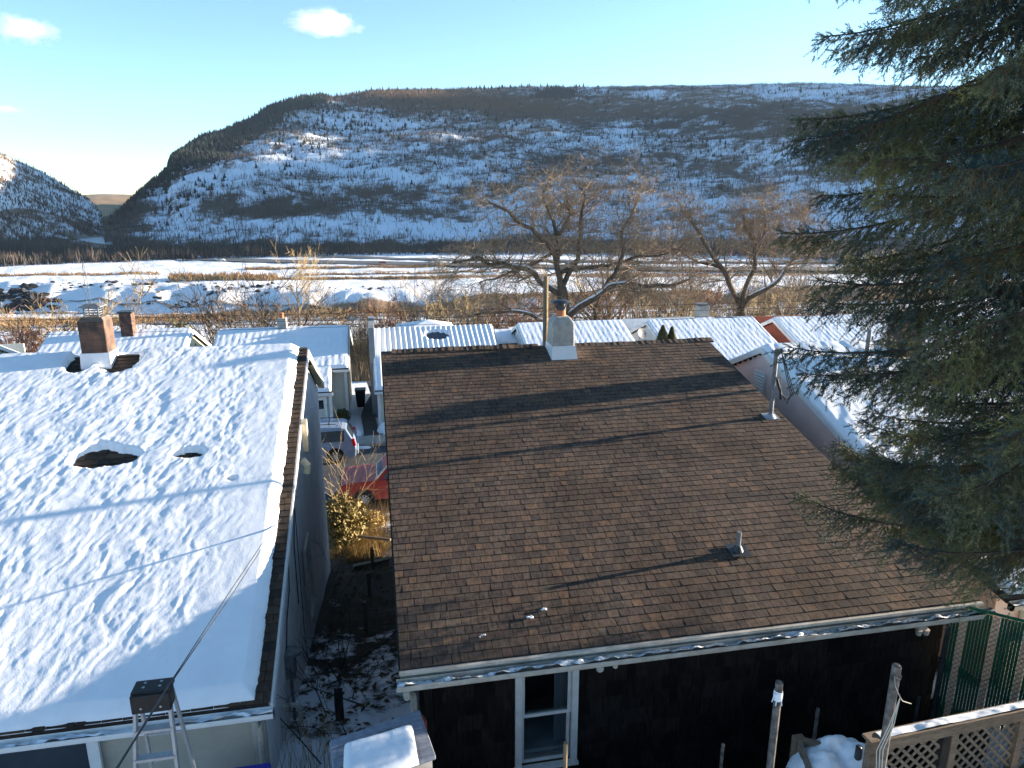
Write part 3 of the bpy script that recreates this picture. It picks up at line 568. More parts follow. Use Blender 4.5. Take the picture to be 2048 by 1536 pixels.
# scrub: brush masses
def scrub(name, pts, h, m, label, n_stem=9, seed=1, w=.02):
    r = np.random.default_rng(seed); P0 = np.repeat(pts, n_stem, 0); H = np.repeat(h, n_stem) * r.uniform(.45, 1.1, len(P0)); a = r.uniform(0, 6.28, len(P0)); ln = r.uniform(.1, .7, len(P0))
    P0 = P0 + np.stack([r.normal(0, .25, len(P0)) * H, r.normal(0, .25, len(P0)) * H, 0 * H - .1], 1)
    tip = P0 + np.stack([np.cos(a) * ln * H * .6, np.sin(a) * ln * H * .6, H], 1); ww = w * np.maximum(1, H)[:, None]; px = np.stack([np.cos(a + 1.57), np.sin(a + 1.57), 0 * a], 1) * ww
    py = np.stack([0 * a + 1, 0 * a, 0 * a], 1) * ww
    V = np.concatenate([np.stack([P0 - px, P0 + px, tip], 1), np.stack([P0 - py, P0 + py, tip], 1)]).reshape(-1, 3)
    return tag(npmesh(name, V, np.arange(len(V)).reshape(-1, 3), m), label, 'brush', kind='stuff')
def band(n, ulo, uhi, ylo, yhi, seed):
    r = np.random.default_rng(seed); uu = r.uniform(ulo, uhi, n); Yd = r.uniform(ylo, yhi, n)
    B = np.array([atY(a, 640, b) for a, b in zip(uu, Yd)]); B[:, 2] = ground_z(B[:, 0], B[:, 1]); return B
B = band(5000, -100, 1900, 52, 165, 51); scrub('hillside_brush', B, np.interp(B[:, 1], [52, 100, 160], [2.2, 5.0, 7.0]), M['twig'], 'brown brush on the slope behind the row of far houses', 11, 3, .016)
B = band(3000, 700, 1900, 70, 200, 52); scrub('golden_brush', B, rng.uniform(4, 9, len(B)), M['twig_gold'], 'golden brush below and between the two oaks', 12, 4, .02)
B = band(700, -120, 130, 46, 75, 53); scrub('red_brush', B, rng.uniform(2.0, 4.2, len(B)), M['twig_red'], 'reddish brush left of the leftmost far house', 14, 5, .018)
B = band(1600, -200, 1900, 352, 372, 54); scrub('trackside_grass', B, rng.uniform(1.5, 3.6, len(B)), M['field'], 'straw coloured brush along the far side of the railway', 8, 6, .09)
B = band(420, 350, 560, 440, 456, 55); B = B[(rng.random(len(B)) < .8)]; scrub('plain_reeds', B, rng.uniform(2, 4.5, len(B)), M['field'], 'golden reeds at the edge of the snowy plain', 8, 7, .10)
for (lo, hi, y0, y1, n) in [(560, 930, 444, 449, 900), (500, 900, 492, 500, 1000), (600, 1000, 462, 466, 500), (-100, 330, 474, 484, 600)]:
    B = band(n, lo, hi, y0, y1, int(lo + y0 + 300)); scrub('plain_brush', B, rng.uniform(.8, 2.0, len(B)), M['field'], {444: 'orange brush strip along the top of the snowy bank', 492: 'orange brush strip in front of the highway', 462: 'short orange brush strip between the bank and the highway', -100: ''}.get(y0, 'orange brush strip at the left end of the snowy plain'), 8, 9, .10)
# ------------------------------------------------------------------ house building kit
def tabs(mb, o, ud, vd, W_, H_, ex, wr, rnd, th=.012, lap=.02, prof=None, warp=0.0):
    """rows of shingle tabs on the plane o + u*ud + v*vd; each tab tilts a little and overlaps the next row"""
    o = Vector(o); ud = Vector(ud).normalized(); vd = Vector(vd).normalized(); nrm = ud.cross(vd).normalized()
    rows = int(math.ceil(H_ / ex))
    for i in range(rows):
        v0 = i * ex; v1 = min(H_, v0 + ex + lap); u = 0.0; lo, hi = (0, W_) if prof is None else prof(v0 + ex / 2)
        u = lo - rnd.uniform(0, wr[0])
        while u < hi:
            w = rnd.uniform(*wr); a = max(lo, u); b_ = min(hi, u + w - .007); u += w
            if b_ - a < .02: continue
            t = th * rnd.uniform(.9, 1.12) + (th * .22 if rnd.random() < .5 else 0); bz = warp * math.sin(a * .9 + i * .12) if warp else 0
            skew = rnd.uniform(-.004, .004)
            q = [(a, v0 + skew, t), (b_, v0 - skew, t), (b_, v1, .002), (a, v1, .002)]
            V = [o + ud * x + vd * y + nrm * (z + bz) for x, y, z in q] + [o + ud * a + vd * (v0 + skew) + nrm * (-.01), o + ud * b_ + vd * (v0 - skew) + nrm * (-.01)]
            mb.add(V, [(0, 1, 2, 3), (4, 5, 1, 0), (4, 0, 3), (1, 5, 2)], rnd.random())
def lap_wall(mb, axis, c, prof, z0, z1, ex=.115, out=1, t=.014, z_up=None):
    """lap siding; axis 'x': wall in the plane x=c running along y, 'y': plane y=c running along x"""
    z = z0
    while z < z1:
        zt = min(z + ex, z1); a, b_ = prof((z + zt) / 2)
        if b_ - a > .02:
            o1, o0 = c + out * t, c
            if axis == 'x': V = [(o1, a, z), (o1, b_, z), (o0, b_, zt), (o0, a, zt), (o0 - out * .05, a, z), (o0 - out * .05, b_, z)]
            else: V = [(a, o1, z), (b_, o1, z), (b_, o0, zt), (a, o0, zt), (a, o0 - out * .05, z), (b_, o0 - out * .05, z)]
            mb.add(V, [(0, 1, 2, 3), (4, 5, 1, 0)])
        z = zt
def roof_slab(mb, x0, x1, prof, th=.10):
    """prof: list of (y,z) from front eave over the ridge to the back eave"""
    for (ya, za), (yb, zb) in zip(prof[:-1], prof[1:]):
        mb.hexa([(x0, ya, za - th), (x1, ya, za - th), (x1, yb, zb - th), (x0, yb, zb - th)], [(x0, ya, za), (x1, ya, za), (x1, yb, zb), (x0, yb, zb)])
def snow_sheet(name, x0, x1, ya, yb, zf, thick, parent, m, nx, ny, seed, streak=(.30, .9), amp=.02, ribs=0, holes=(), edge=.10, edgeamp=.05, dmp=None, twoface=True):
    """a lumpy snow layer on the roof slope z=zf(y)"""
    xs = np.linspace(x0, x1, nx); ys = np.linspace(ya, yb, ny); Xg, Yg = np.meshgrid(xs, ys)
    e = edgeamp * (fbm(Yg / .35, Xg * 0 + 2, 3, seed + 3) - .5) * 2; e2 = edgeamp * (fbm(Xg / .4, Yg * 0 + 7, 3, seed + 4) - .5) * 2
    d = np.minimum(np.minimum(Xg - x0 - np.abs(e), x1 - Xg - np.abs(e)), np.minimum(Yg - ya - np.abs(e2) * 1.0, yb - Yg + .5))
    base = np.sqrt(np.clip(d / edge, 0, 1)) if edge > 0 else 1
    Xs = Xg - .22 * Yg + .22 * fbm(Xg * 2, Yg * 2, 2, seed + 9); n1 = fbm(Xs / streak[0], Yg / streak[1], 3, seed, .5) - .5; n2 = fbm(Xg / 1.3, Yg / 2.2, 2, seed + 1) - .5
    n3 = fbm(Xs / (streak[0] * .5), Yg / (streak[1] * .3), 2, seed + 8) - .5
    A_ = amp if dmp is None else amp * dmp(Xg, Yg)
    h = thick * base * (1 + .16 * n2) + A_ * base * (2.0 * n1 + .6 * n3 + .8 * (fbm(Xs / (streak[0] * 2.6), Yg / (streak[1] * 2.2), 2, seed + 12) - .5))
    if ribs: h = h + (.022 if amp == 0 else .0028) * base * np.sin((Xg - x0) * 2 * math.pi / ribs + 1.2 * fbm(Xg * .8, Yg * .5, 2, seed + 15))
    for (hx, hy, sx, sy) in holes:
        q = ((Xg - hx) / sx) ** 2 + ((Yg - hy) / sy) ** 2 + 1.3 * (fbm(Xg * 9, Yg * 9, 3, seed + 6) - .5)
        h = h - (thick + .05) * sstep(2.3, .8, q)
    zz = zf(Yg); cov = h > 0.004
    P = np.stack([Xg, Yg, zz + np.where(cov, h, -.02)], -1)
    keep = cov[:-1, :-1] | cov[1:, :-1] | cov[:-1, 1:] | cov[1:, 1:]
    return gridmesh(name, P, m, parent, smooth=True, keep=keep)
def gutter(x0, x1, y, z, parent, m, snow=True, dirty=True, seed=1):
    g_ = MB(); w = .12; n = 7; pr = [(-w, .0), (-w, -.02), (-w * .95, -.06), (-w * .6, -.10), (0, -.10), (0, .03)]
    pr = [(y + a, z + b_) for a, b_ in pr]; pi = [(a + .006 * (1 if a < y - w / 2 else -1), b_ + .008) for a, b_ in pr]
    P = [(x0, a, b_) for a, b_ in pr] + [(x1, a, b_) for a, b_ in pr]; k = len(pr)
    g_.add(P, [(i, i + 1, k + i + 1, k + i) for i in range(k - 1)])
    P = [(x0, a, b_) for a, b_ in pi] + [(x1, a, b_) for a, b_ in pi]; g_.add(P, [(i + 1, i, k + i, k + i + 1) for i in range(k - 1)])
    for xe in (x0, x1): g_.add([(xe, a, b_) for a, b_ in pr], [tuple(range(k)), tuple(reversed(range(k)))])
    g_.tube([(x0, y - w, z + .003), (x1, y - w, z + .003)], .009, 6)
    o = g_.build('gutter', m, parent)
    if snow:
        nx = int((x1 - x0) / .035); xs = np.linspace(x0 + .01, x1 - .01, nx); ys = np.linspace(y - w + .012, y - .008, 9); Xg, Yg = np.meshgrid(xs, ys)
        hh = (fbm(Xg / .16, Yg / .06, 4, seed) - .45) * .13 + .05 * (fbm(Xg / .9, Yg * 0, 2, seed + 2) - .2) + .05 * ((y - Yg) / w)
        gridmesh('gutter_snow', np.stack([Xg, Yg, z - .045 + np.maximum(hh, -.03) * 1.1], -1), M['snow_dirty' if dirty else 'snow'], o)
    return o
def window(parent, x0, x1, z0, z1, y, trim=.075, m=None, face=-1, axis='y', sashes=2, pane=None, name='window'):
    """double-hung window in a wall facing -y (or ±x)"""
    m = m or M['white']; pane = pane or M['glass']; f = MB()
    def P(a, d, z): return (a, y + face * d, z) if axis == 'y' else (y + face * d, a, z)
    def bx(mb_, a0, a1, d0, d1, zz0, zz1):
        mb_.hexa([P(a0, d0, zz0), P(a1, d0, zz0), P(a1, d1, zz0), P(a0, d1, zz0)], [P(a0, d0, zz1), P(a1, d0, zz1), P(a1, d1, zz1), P(a0, d1, zz1)])
    bx(f, x0, x0 + trim, -.02, .035, z0, z1); bx(f, x1 - trim, x1, -.02, .035, z0, z1)
    bx(f, x0 + trim, x1 - trim, -.02, .0347, z1 - trim * 1.1, z1); bx(f, x0 - .02, x1 + .02, -.02, .06, z0 - .045, z0)
    fr = f.build('window', m, parent)
    s = MB(); a0, a1 = x0 + trim + .002, x1 - trim - .002; zt, zb = z1 - trim * 1.1 - .002, z0 + .002; t = .045; zm = (zt + zb) / 2
    for (q0, q1, d) in ([(zm - .02, zt, -.015), (zb, zm + .02, -.055)] if sashes == 2 else [(zb, zt, -.02)]):
        bx(s, a0, a0 + t, d - .035, d, q0, q1); bx(s, a1 - t, a1, d - .035, d, q0, q1); bx(s, a0 + t, a1 - t, d - .0352, d - .0004, q1 - t, q1); bx(s, a0 + t, a1 - t, d - .0352, d - .0004, q0, q0 + t)
    s.build('sash', m, fr)
    p = MB()
    for (q0, q1, d) in ([(zm, zt - .01, -.032), (zb + .01, zm, -.072)] if sashes == 2 else [(zb + .01, zt - .01, -.04)]): bx(p, a0 + .01, a1 - .01, d - .004, d, q0, q1)
    p.build('pane', pane, fr)
    return fr

# ------------------------------------------------------------------ the brown-roofed house
BX0, BX1 = 0.08, 8.15; BP = [(7.5, -5.485), (11.5, -4.655), (16.4, -3.45)]; BGZ = -8.9
bh = thing('brown_roofed_house', 'near house with a bare brown shingle roof and almost black rear wall', 'house', (4.1, 12, BGZ))
rnd = random.Random(11); rf = MB()
for (ya, za), (yb, zb) in zip(BP[:-1], BP[1:]):
    L_ = math.hypot(yb - ya, zb - za); tabs(rf, (BX0, ya, za), (1, 0, 0), (0, yb - ya, zb - za), BX1 - BX0, L_, .1465, (.10, .235), rnd, .011, .03)
roof_b = rf.build('roof', M['shingle'], bh, tone=True)
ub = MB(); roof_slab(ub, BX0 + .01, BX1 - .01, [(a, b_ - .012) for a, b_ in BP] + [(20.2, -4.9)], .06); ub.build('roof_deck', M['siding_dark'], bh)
rc = MB(); rc2 = MB(); x = BX0 + .22
while x < BX1 - .02:                                   # ridge caps
    if not (3.75 < x < 4.55):
        if x > 4.5: rc = rc2 if rc is not rc2 and (rc.build('ridge_caps', M['shingle'], bh, tone=True) or 1) else rc
        t = .02 + .006 * math.sin(x * 9); zz = -3.45 + .02 * math.sin(x * .8)
        rc.add([(x, 16.22, zz - .035 + t), (x + .15, 16.22, zz - .035 + t * .5), (x + .15, 16.40, zz + t * .6 + .02), (x, 16.40, zz + t + .02), (x, 16.60, zz - .06 + t), (x + .15, 16.60, zz - .06 + t * .5), (x, 16.215, zz - .06), (x + .15, 16.215, zz - .06), (x, 16.4, zz - .02)],
               [(0, 1, 2, 3), (3, 2, 5, 4), (6, 7, 1, 0), (6, 0, 3, 8)], rnd.random())
    x += .145
rc.build('ridge_caps', M['shingle'], bh, tone=True)
# walls
wx0, wx1 = 1.54, 2.39; wb = MB(); xa, xb = BX0 + .22, BX1 - .22
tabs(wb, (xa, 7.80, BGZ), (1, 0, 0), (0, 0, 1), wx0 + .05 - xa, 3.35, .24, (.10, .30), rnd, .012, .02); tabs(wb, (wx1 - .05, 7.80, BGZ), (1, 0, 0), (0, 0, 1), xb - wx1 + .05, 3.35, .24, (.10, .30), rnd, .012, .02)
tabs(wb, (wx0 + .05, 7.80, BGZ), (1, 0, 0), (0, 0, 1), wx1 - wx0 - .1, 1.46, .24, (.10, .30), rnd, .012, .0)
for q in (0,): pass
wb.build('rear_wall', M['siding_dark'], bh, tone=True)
ws = MB()
for xx in (BX0 + .22, BX1 - .22):
    s_ = -1 if xx < 4 else 1
    prof = [(7.8, BGZ - 3.2), (7.8, -5.52), (11.5, -4.76), (16.4, -3.55), (20, -4.95), (20, BGZ - 3.2)]
    ws.add([(xx, a, b_) for a, b_ in prof] + [(xx - s_ * .1, a, b_) for a, b_ in prof], [tuple(range(6)), tuple(range(11, 5, -1))] + [(i, (i + 1) % 6, 6 + (i + 1) % 6, 6 + i) for i in range(6)])
ws.box(((BX0 + .23 + wx0 + .05) / 2, 7.86, BGZ), (wx0 + .05 - BX0 - .23, .08, 6.6)); ws.box(((BX1 - .23 + wx1 - .05) / 2, 7.86, BGZ), (BX1 - .23 - wx1 + .05, .08, 6.6)); ws.box(((wx0 + wx1) / 2, 7.86, -9.82), (wx1 - wx0 - .1, .08, 4.76)); ws.box(((BX0 + BX1) / 2, 19.95, -8.5), (BX1 - BX0 - .46, .08, 7))
ws.build('side_walls', mat('brown_side_wall', (0.05, 0.042, 0.036), .85, var=.3, vs=4), bh)
tr = MB()
tr.add([(BX0 - .01, 7.47, -5.40), (BX1 + .02, 7.47, -5.40), (BX1 + .02, 7.47, -5.64), (BX0 - .01, 7.47, -5.64), (BX0 - .01, 7.52, -5.49), (BX1 + .02, 7.52, -5.49), (BX1 + .02, 7.52, -5.64), (BX0 - .01, 7.52, -5.64)], [(3, 2, 1, 0), (0, 1, 5, 4), (2, 3, 7, 6)])
fa = MB(); fa.box(((BX0 + BX1) / 2, 7.49, -5.60), (BX1 - BX0 + .02, .03, .20)); fa.box(((BX0 + BX1) / 2, 7.462, -5.512), (BX1 - BX0 + .04, .05, .035)); fa.build('fascia', M['white_old'], bh)
sf = MB(); sf.box(((BX0 + BX1) / 2, 7.66, -5.695), (BX1 - BX0, .30, .02)); sf.build('soffit', M['white_old'], bh)
for xx in (BX0 - .012, BX1 + .012):
    rk = MB()
    for (ya, za), (yb, zb) in zip(BP[:-1], BP[1:]): rk.hexa([(xx - .012, ya, za - .16), (xx + .012, ya, za - .16), (xx + .012, yb, zb - .16), (xx - .012, yb, zb - .16)], [(xx - .012, ya, za - .005), (xx + .012, ya, za - .005), (xx + .012, yb, zb - .005), (xx - .012, yb, zb - .005)])
    rk.build('rake_board', M['darkwood'], bh)
gutter(BX0 - .06, BX1 + .14, 7.435, -5.60, bh, M['white_old'], True, True, 5)
ds = MB(); ds.tube([(BX0 + .05, 7.40, -5.70), (BX0 + .06, 7.42, -5.82), (BX0 + .14, 7.70, -6.02), (BX0 + .15, 7.74, -6.15), (BX0 + .15, 7.74, -8.2)], .042, 8); ds.build('downspout', M['white_old'], bh, bevel=0)
br = MB(); br.tube([(2.55, 7.37, -5.72), (2.55, 7.40, -5.75)], .045, 10); br.tube([(2.75, 7.37, -5.715), (2.75, 7.40, -5.735)], .03, 10); br.build('gutter_outlet', M['white_old'], bh)
# rear window
wx0, wx1 = 1.54, 2.39
pm = bpy.data.materials.new('clear_window_glass'); pm.use_nodes = True; N_ = pm.node_tree.nodes; gl = N_.new('ShaderNodeBsdfGlossy'); gl.inputs['Roughness'].default_value = .03; tp_ = N_.new('ShaderNodeBsdfTransparent'); tp_.inputs[0].default_value = (.75, .8, .82, 1); ms_ = N_.new('ShaderNodeMixShader'); ms_.inputs[0].default_value = .16
pm.node_tree.links.new(tp_.outputs[0], ms_.inputs[1]); pm.node_tree.links.new(gl.outputs[0], ms_.inputs[2]); pm.node_tree.links.new(ms_.outputs[0], N_['Material Output'].inputs[0])
rw = window(bh, wx0, wx1, -7.42, -5.78, 7.78, .085, M['trimwhite'], pane=pm)
cur = MB(); cur.box(((wx0 + wx1) / 2, 9.6, -6.8), (3.2, .02, 2.4)); cur.box(((wx0 + wx1) / 2 + .9, 8.75, -6.8), (.02, 1.68, 2.4)); cur.build('room_wall', mat('room_wall', (.35, .34, .32), .8, var=.3, vs=2), bh)
cur = MB(); cur.box(((wx0 + wx1) / 2, 8.25, -7.30), (1.3, .7, .06)); cur.build('room_table', mat('table_top', (.5, .5, .48), .6, var=.2, vs=4), bh)
cur = MB(); nf = 40; V = []
for i in range(nf): xx = wx1 - .27 + .2 * i / nf; V += [(xx, 8.0 + .02 * math.sin(i * .9), -7.5), (xx, 8.0 + .02 * math.sin(i * .9), -5.8)]
cur.add(V, [(2 * i, 2 * i + 2, 2 * i + 3, 2 * i + 1) for i in range(nf - 1)]); cur.build('curtain', mat('curtain', (.45, .47, .5), .9), bh)
lt = MB(); lt.box((7.45, 7.70, -5.93), (.14, .10, .10)); lt.cyl((7.40, 7.66, -6.05), .035, .08, 10, .05); lt.cyl((7.52, 7.66, -6.06), .035, .08, 10, .05); lt.build('flood_lamp', M['white_old'], bh)
# cement chimney
ch = MB(); cx, cyy = 4.25, 16.0
ch.hexa([(cx - .27, cyy - .32, -3.62), (cx + .27, cyy - .32, -3.62), (cx + .27, cyy + .3, -3.62), (cx - .27, cyy + .3, -3.62)], [(cx - .25, cyy - .29, -2.80), (cx + .25, cyy - .29, -2.80), (cx + .25, cyy + .28, -2.80), (cx - .25, cyy + .28, -2.80)])
ch.hexa([(cx - .25, cyy - .29, -2.80), (cx + .25, cyy - .29, -2.80), (cx + .25, cyy + .28, -2.80), (cx - .25, cyy + .28, -2.80)], [(cx - .16, cyy - .2, -2.67), (cx + .16, cyy - .2, -2.67), (cx + .16, cyy + .18, -2.67), (cx - .16, cyy + .18, -2.67)])
cho = ch.build('chimney', M['concrete'], roof_b, bevel=.03)
q = MB(); q.hexa([(cx - .31, cyy - .42, -3.64), (cx + .31, cyy - .42, -3.64), (cx + .31, cyy + .35, -3.64), (cx - .31, cyy + .35, -3.64)], [(cx - .275, cyy - .335, -3.34), (cx + .275, cyy - .335, -3.34), (cx + .275, cyy + .32, -3.34), (cx - .275, cyy + .32, -3.34)]); q.build('chimney_flashing', M['flash'], roof_b)
q = MB(); q.cyl((cx, cyy, -2.68), .11, .16, 16); q.build('flue_liner', M['terracotta'], roof_b, smooth=False)
q = MB(); q.cyl((cx, cyy, -2.54), .115, .17, 16); q.cyl((cx, cyy, -2.36), .25, .05, 20, .14); q.cyl((cx, cyy, -2.31), .14, .02, 20, .02)
for k in range(4):
    a = k * math.pi / 2 + .4; q.bar((cx + .12 * math.cos(a), cyy + .12 * math.sin(a), -2.5), (cx + .2 * math.cos(a), cyy + .2 * math.sin(a), -2.35), .02)
q.build('chimney_cap', M['darkmetal'], roof_b)
# vent pipe and service mast
q = MB(); vx, vy, vz = 5.20, 8.93, -5.165
q.cyl((vx, vy, vz - .02), .034, .33, 16); q.build('vent_pipe', M['galv'], roof_b, smooth=False)
q = MB(); q.cyl((vx, vy, vz), .085, .09, 16, .042); q.box((vx, vy, vz + .012), (.30, .30, .008), Matrix.Rotation(R(11.7), 3, 'X')); q.build('vent_flashing', M['darkmetal'], roof_b)
mx_, my_ = 7.86, 12.7; mz_ = -4.655 + 1.2 * math.tan(R(13.8)) + .0
q = MB(); q.cyl((mx_, my_, mz_ - .6), .045, 1.93, 14); q.tube([(mx_, my_, mz_ + 1.30), (mx_ + .01, my_ - .03, mz_ + 1.40), (mx_ + .09, my_ - .05, mz_ + 1.38)], [.06, .075, .05], 12)
q.box((mx_ + .02, my_ - .05, mz_ + .85), (.05, .08, .03)); q.box((mx_ + .02, my_ - .05, mz_ + .45), (.05, .08, .03)); ms = q.build('service_mast', M['galv'], roof_b, smooth=False)
q = MB(); q.cyl((mx_, my_, mz_ - .02), .13, .08, 18, .06); q.box((mx_, my_, mz_ + .012), (.30, .26, .012), Matrix.Rotation(R(13.8), 3, 'X')); q.build('mast_flashing', M['alu'], roof_b)
q = MB()
for k in range(3):
    q.tube([(mx_ + .08, my_ - .05, mz_ + 1.36), (mx_ + .16 + .03 * k, my_ - .1, mz_ + 1.0), (mx_ + .34 + .04 * k, my_ - .1, mz_ + .50), (mx_ + .30, my_ - .08, mz_ + .28 + .05 * k), (mx_ + .16, my_ - .05, mz_ + .50), (mx_ + .12, my_ - .03, mz_ + .85)], .009, 5)
q.tube([(mx_ + .05, my_, mz_ + .85), (mx_ + .18, my_, mz_ + .5), (mx_ + .16, my_ - .05, mz_ + .38)], .03, 8); q.build('drip_loop', M['cable'], ms)
anchor(bh)
for k, (u_, v_, s) in enumerate([(1088, 1221, .05), (1060, 1238, .045), (965, 1275, .03)]):
    p = atY(u_, v_, 8.05 if k < 2 else 7.83); t_ = np.interp(0, [0, 1], [0, 1]); d = ray(u_, v_); yy_ = 7.6
    for it in range(20): p = d * yy_ / d[1]; yy_ += (-(p[2] - (-5.485 + (p[1] - 7.5) * .2075))) * -2.2 if False else 0.0
    # intersect the ray with the lower roof plane
    tt = (-5.485 - 7.5 * .2075) / (d[2] - d[1] * .2075); p = d * tt
    mb = MB(); 
    for j in range(4): rock(mb, (p[0] + rnd.uniform(-.04, .04), p[1] + rnd.uniform(-.02, .02), p[2] + .025), (s * .6, s * .4, s * .4), rnd)
    tag(mb.build('snow_clump', M['snow'], smooth=True), ['upper snow clump left on the brown shingles near the eave', 'lower-left snow clump of the close pair on the brown shingles', 'tiny lone snow clump left of the pair, nearest the gutter'][k], 'snow', 'snow clumps left on the brown roof')

# ------------------------------------------------------------------ the snowy house at left
LX0, LX1 = -9.2, -1.46; LP = [(7.5, -5.90), (15.35, -3.08), (19.0, -4.75)]
lh = thing('snow_roofed_house', 'near left house with deep snow on its roof and grey stucco side wall', 'house', (-5.3, 13, -9))
rf = MB(); L_ = math.hypot(LP[1][0] - LP[0][0], LP[1][1] - LP[0][1]); tabs(rf, (LX0, LP[0][0], LP[0][1]), (1, 0, 0), (0, LP[1][0] - LP[0][0], LP[1][1] - LP[0][1]), LX1 - LX0, L_, .145, (.2, .33), rnd, .014, .02)
roof_l = rf.build('roof', M['shingle_old'], lh, tone=True)
q = MB(); roof_slab(q, LX0 + .02, LX1 - .02, [(a, b_ - .015) for a, b_ in LP], .07); q.box(((LX0 + LX1) / 2, 15.35, -3.09), (LX1 - LX0 - .03, .22, .02)); q.build('roof_deck', M['shingle_old'], lh)
zfL = lambda y: -5.90 + (y - 7.5) * (2.82 / 7.85)
dm = lambda X_, Y_: (.85 + .45 * sstep(.3, .7, fbm(X_ / 1.1 + 4, Y_ / 1.3, 3, 202))) * np.clip(.35 + 1.0 * sstep(LX1 - .5, LX1 - 1.7, X_) , 0, 1) * np.clip(.5 + .5 * sstep(7.7, 8.6, Y_), 0, 1)
snow_sheet('roof_snow', LX0, LX1 - .16, 7.50, 15.34, zfL, .13, roof_l, M['snow'], 420, 400, 5, streak=(.15, .28), amp=.0085,
           holes=[(-4.72, 12.10, .30, .24), (-4.36, 12.04, .24, .16), (-3.24, 12.02, .20, .11), (-2.44, 11.3, .06, .035), (-5.86, 15.05, .20, .34), (-5.12, 15.1, .28, .42)], edge=.16, edgeamp=.04, dmp=dm)
zfB = lambda y: -3.08 - (y - 15.35) * (1.67 / 3.65)
snow_sheet('back_roof_snow', LX0, LX1 - .12, 15.36, 19.0, zfB, .10, roof_l, M['snow'], 120, 60, 6, amp=.02, edge=.12)
q = MB()                                              # walls
wx = LX1 - .14
prof = [(7.86, -12.5), (7.86, -6.0), (15.35, -3.26), (18.75, -4.85), (18.75, -12.5)]
q.add([(wx, a, b_) for a, b_ in prof] + [(wx - .12, a, b_) for a, b_ in prof], [tuple(reversed(range(5))), tuple(range(5, 10))] + [(i, (i + 1) % 5, 5 + (i + 1) % 5, 5 + i) for i in range(5)])
q.box((LX0 + .2, 13.3, -8.5), (.12, 10.8, 5)); q.box(((LX0 + LX1) / 2, 18.7, -8.6), (LX1 - LX0 - .5, .1, 7.4)); q.build('stucco_wall', M['stucco'], lh)
q = MB(); lap_wall(q, 'y', 7.84, lambda z: (LX0 + .15, wx - .16), -8.6, -6.02, .115, -1); q.build('rear_siding', M['beige'], lh)
q = MB(); q.box((wx - .085, 7.80, -7.3), (.17, .09, 2.6)); q.build('corner_board', M['white_old'], lh)
q = MB(); q.box((LX0 / 2 + LX1 / 2, 7.52, -6.0), (LX1 - LX0 - .02, .03, .17)); q.box((LX0 / 2 + LX1 / 2, 7.68, -6.085), (LX1 - LX0 - .04, .30, .015)); q.build('fascia', M['white_old'], lh)
for (ya, za), (yb, zb), mm in ((LP[0], LP[1], M['white']), (LP[1], LP[2], M['yellow'])):
    rk = MB(); xx = LX1 + .012; rk.hexa([(xx - .014, ya, za - .19), (xx + .014, ya, za - .19), (xx + .014, yb, zb - .19), (xx - .014, yb, zb - .19)], [(xx - .014, ya, za - .03), (xx + .014, ya, za - .03), (xx + .014, yb, zb - .03), (xx - .014, yb, zb - .03)])
    rk.hexa([(wx + .002, ya + .35, za - .20), (xx - .016, ya + .35, za - .20), (xx - .016, yb, zb - .20), (wx + .002, yb, zb - .20)], [(wx + .002, ya + .35, za - .185), (xx - .016, ya + .35, za - .185), (xx - .016, yb, zb - .185), (wx + .002, yb, zb - .185)])
    rk.build('rake_board', mm, lh)
gutter(LX0, LX1 + .04, 7.50, -6.0, lh, M['white'], True, False, 15)
q = MB(); q.tube([(wx - .05, 7.43, -6.09), (wx - .05, 7.46, -6.2), (wx - .06, 7.70, -6.34), (wx - .06, 7.72, -6.45), (wx - .06, 7.72, -8.2)], .04, 8); q.build('downspout', M['white_old'], lh)
window(lh, -5.6, -3.55, -6.95, -6.12, 7.77, .11, M['white'], sashes=1)
# side window, electric meter, conduit, vent on the stucco wall
window(lh, 12.6, 13.4, -8.0, -6.5, wx + .06, .07, M['white_old'], face=1, axis='x')
q = MB(); q.box((wx + .07, 9.75, -6.95), (.14, .26, .42)); q.cyl((wx + .15, 9.75, -6.8), .09, .05, 16); q.tube([(wx + .06, 9.75, -7.15), (wx + .06, 9.75, -8.5)], .025, 8); q.build('electric_meter', M['galv'], lh)
q = MB(); q.tube([(wx + .02, 12.2, -5.05), (wx + .02, 11.6, -5.9), (wx + .02, 11.55, -7.0)], .010, 6); q.tube([(wx + .02, 12.1, -5.1), (wx + .02, 12.0, -7.9)], .008, 6)
q.tube([(wx + .02, 11.0, -5.3), (wx + .02, 10.6, -6.2), (wx + .02, 10.1, -6.4), (wx + .02, 9.8, -6.75)], .010, 6); q.build('wall_cable', M['cable'], lh)
q = MB(); q.tube([(wx + .0, 9.0, -7.15), (wx + .20, 9.0, -7.15), (wx + .26, 9.0, -7.2), (wx + .26, 8.98, -7.75)], .035, 10); q.build('drain_elbow', M['white_old'], lh)
q = MB(); q.box((LX1 + .07, 12.95, -4.28), (.10, .16, .62), Matrix.Rotation(R(8), 3, 'X')); q.tube([(LX1 + .03, 12.5, -4.62), (LX1 + .12, 12.45, -4.70), (LX1 + .10, 12.45, -4.85)], .07, 12); q.build('side_vent_hood', mat('vent_yellowed', (.60, .52, .36), .6, var=.15, vs=6), lh)
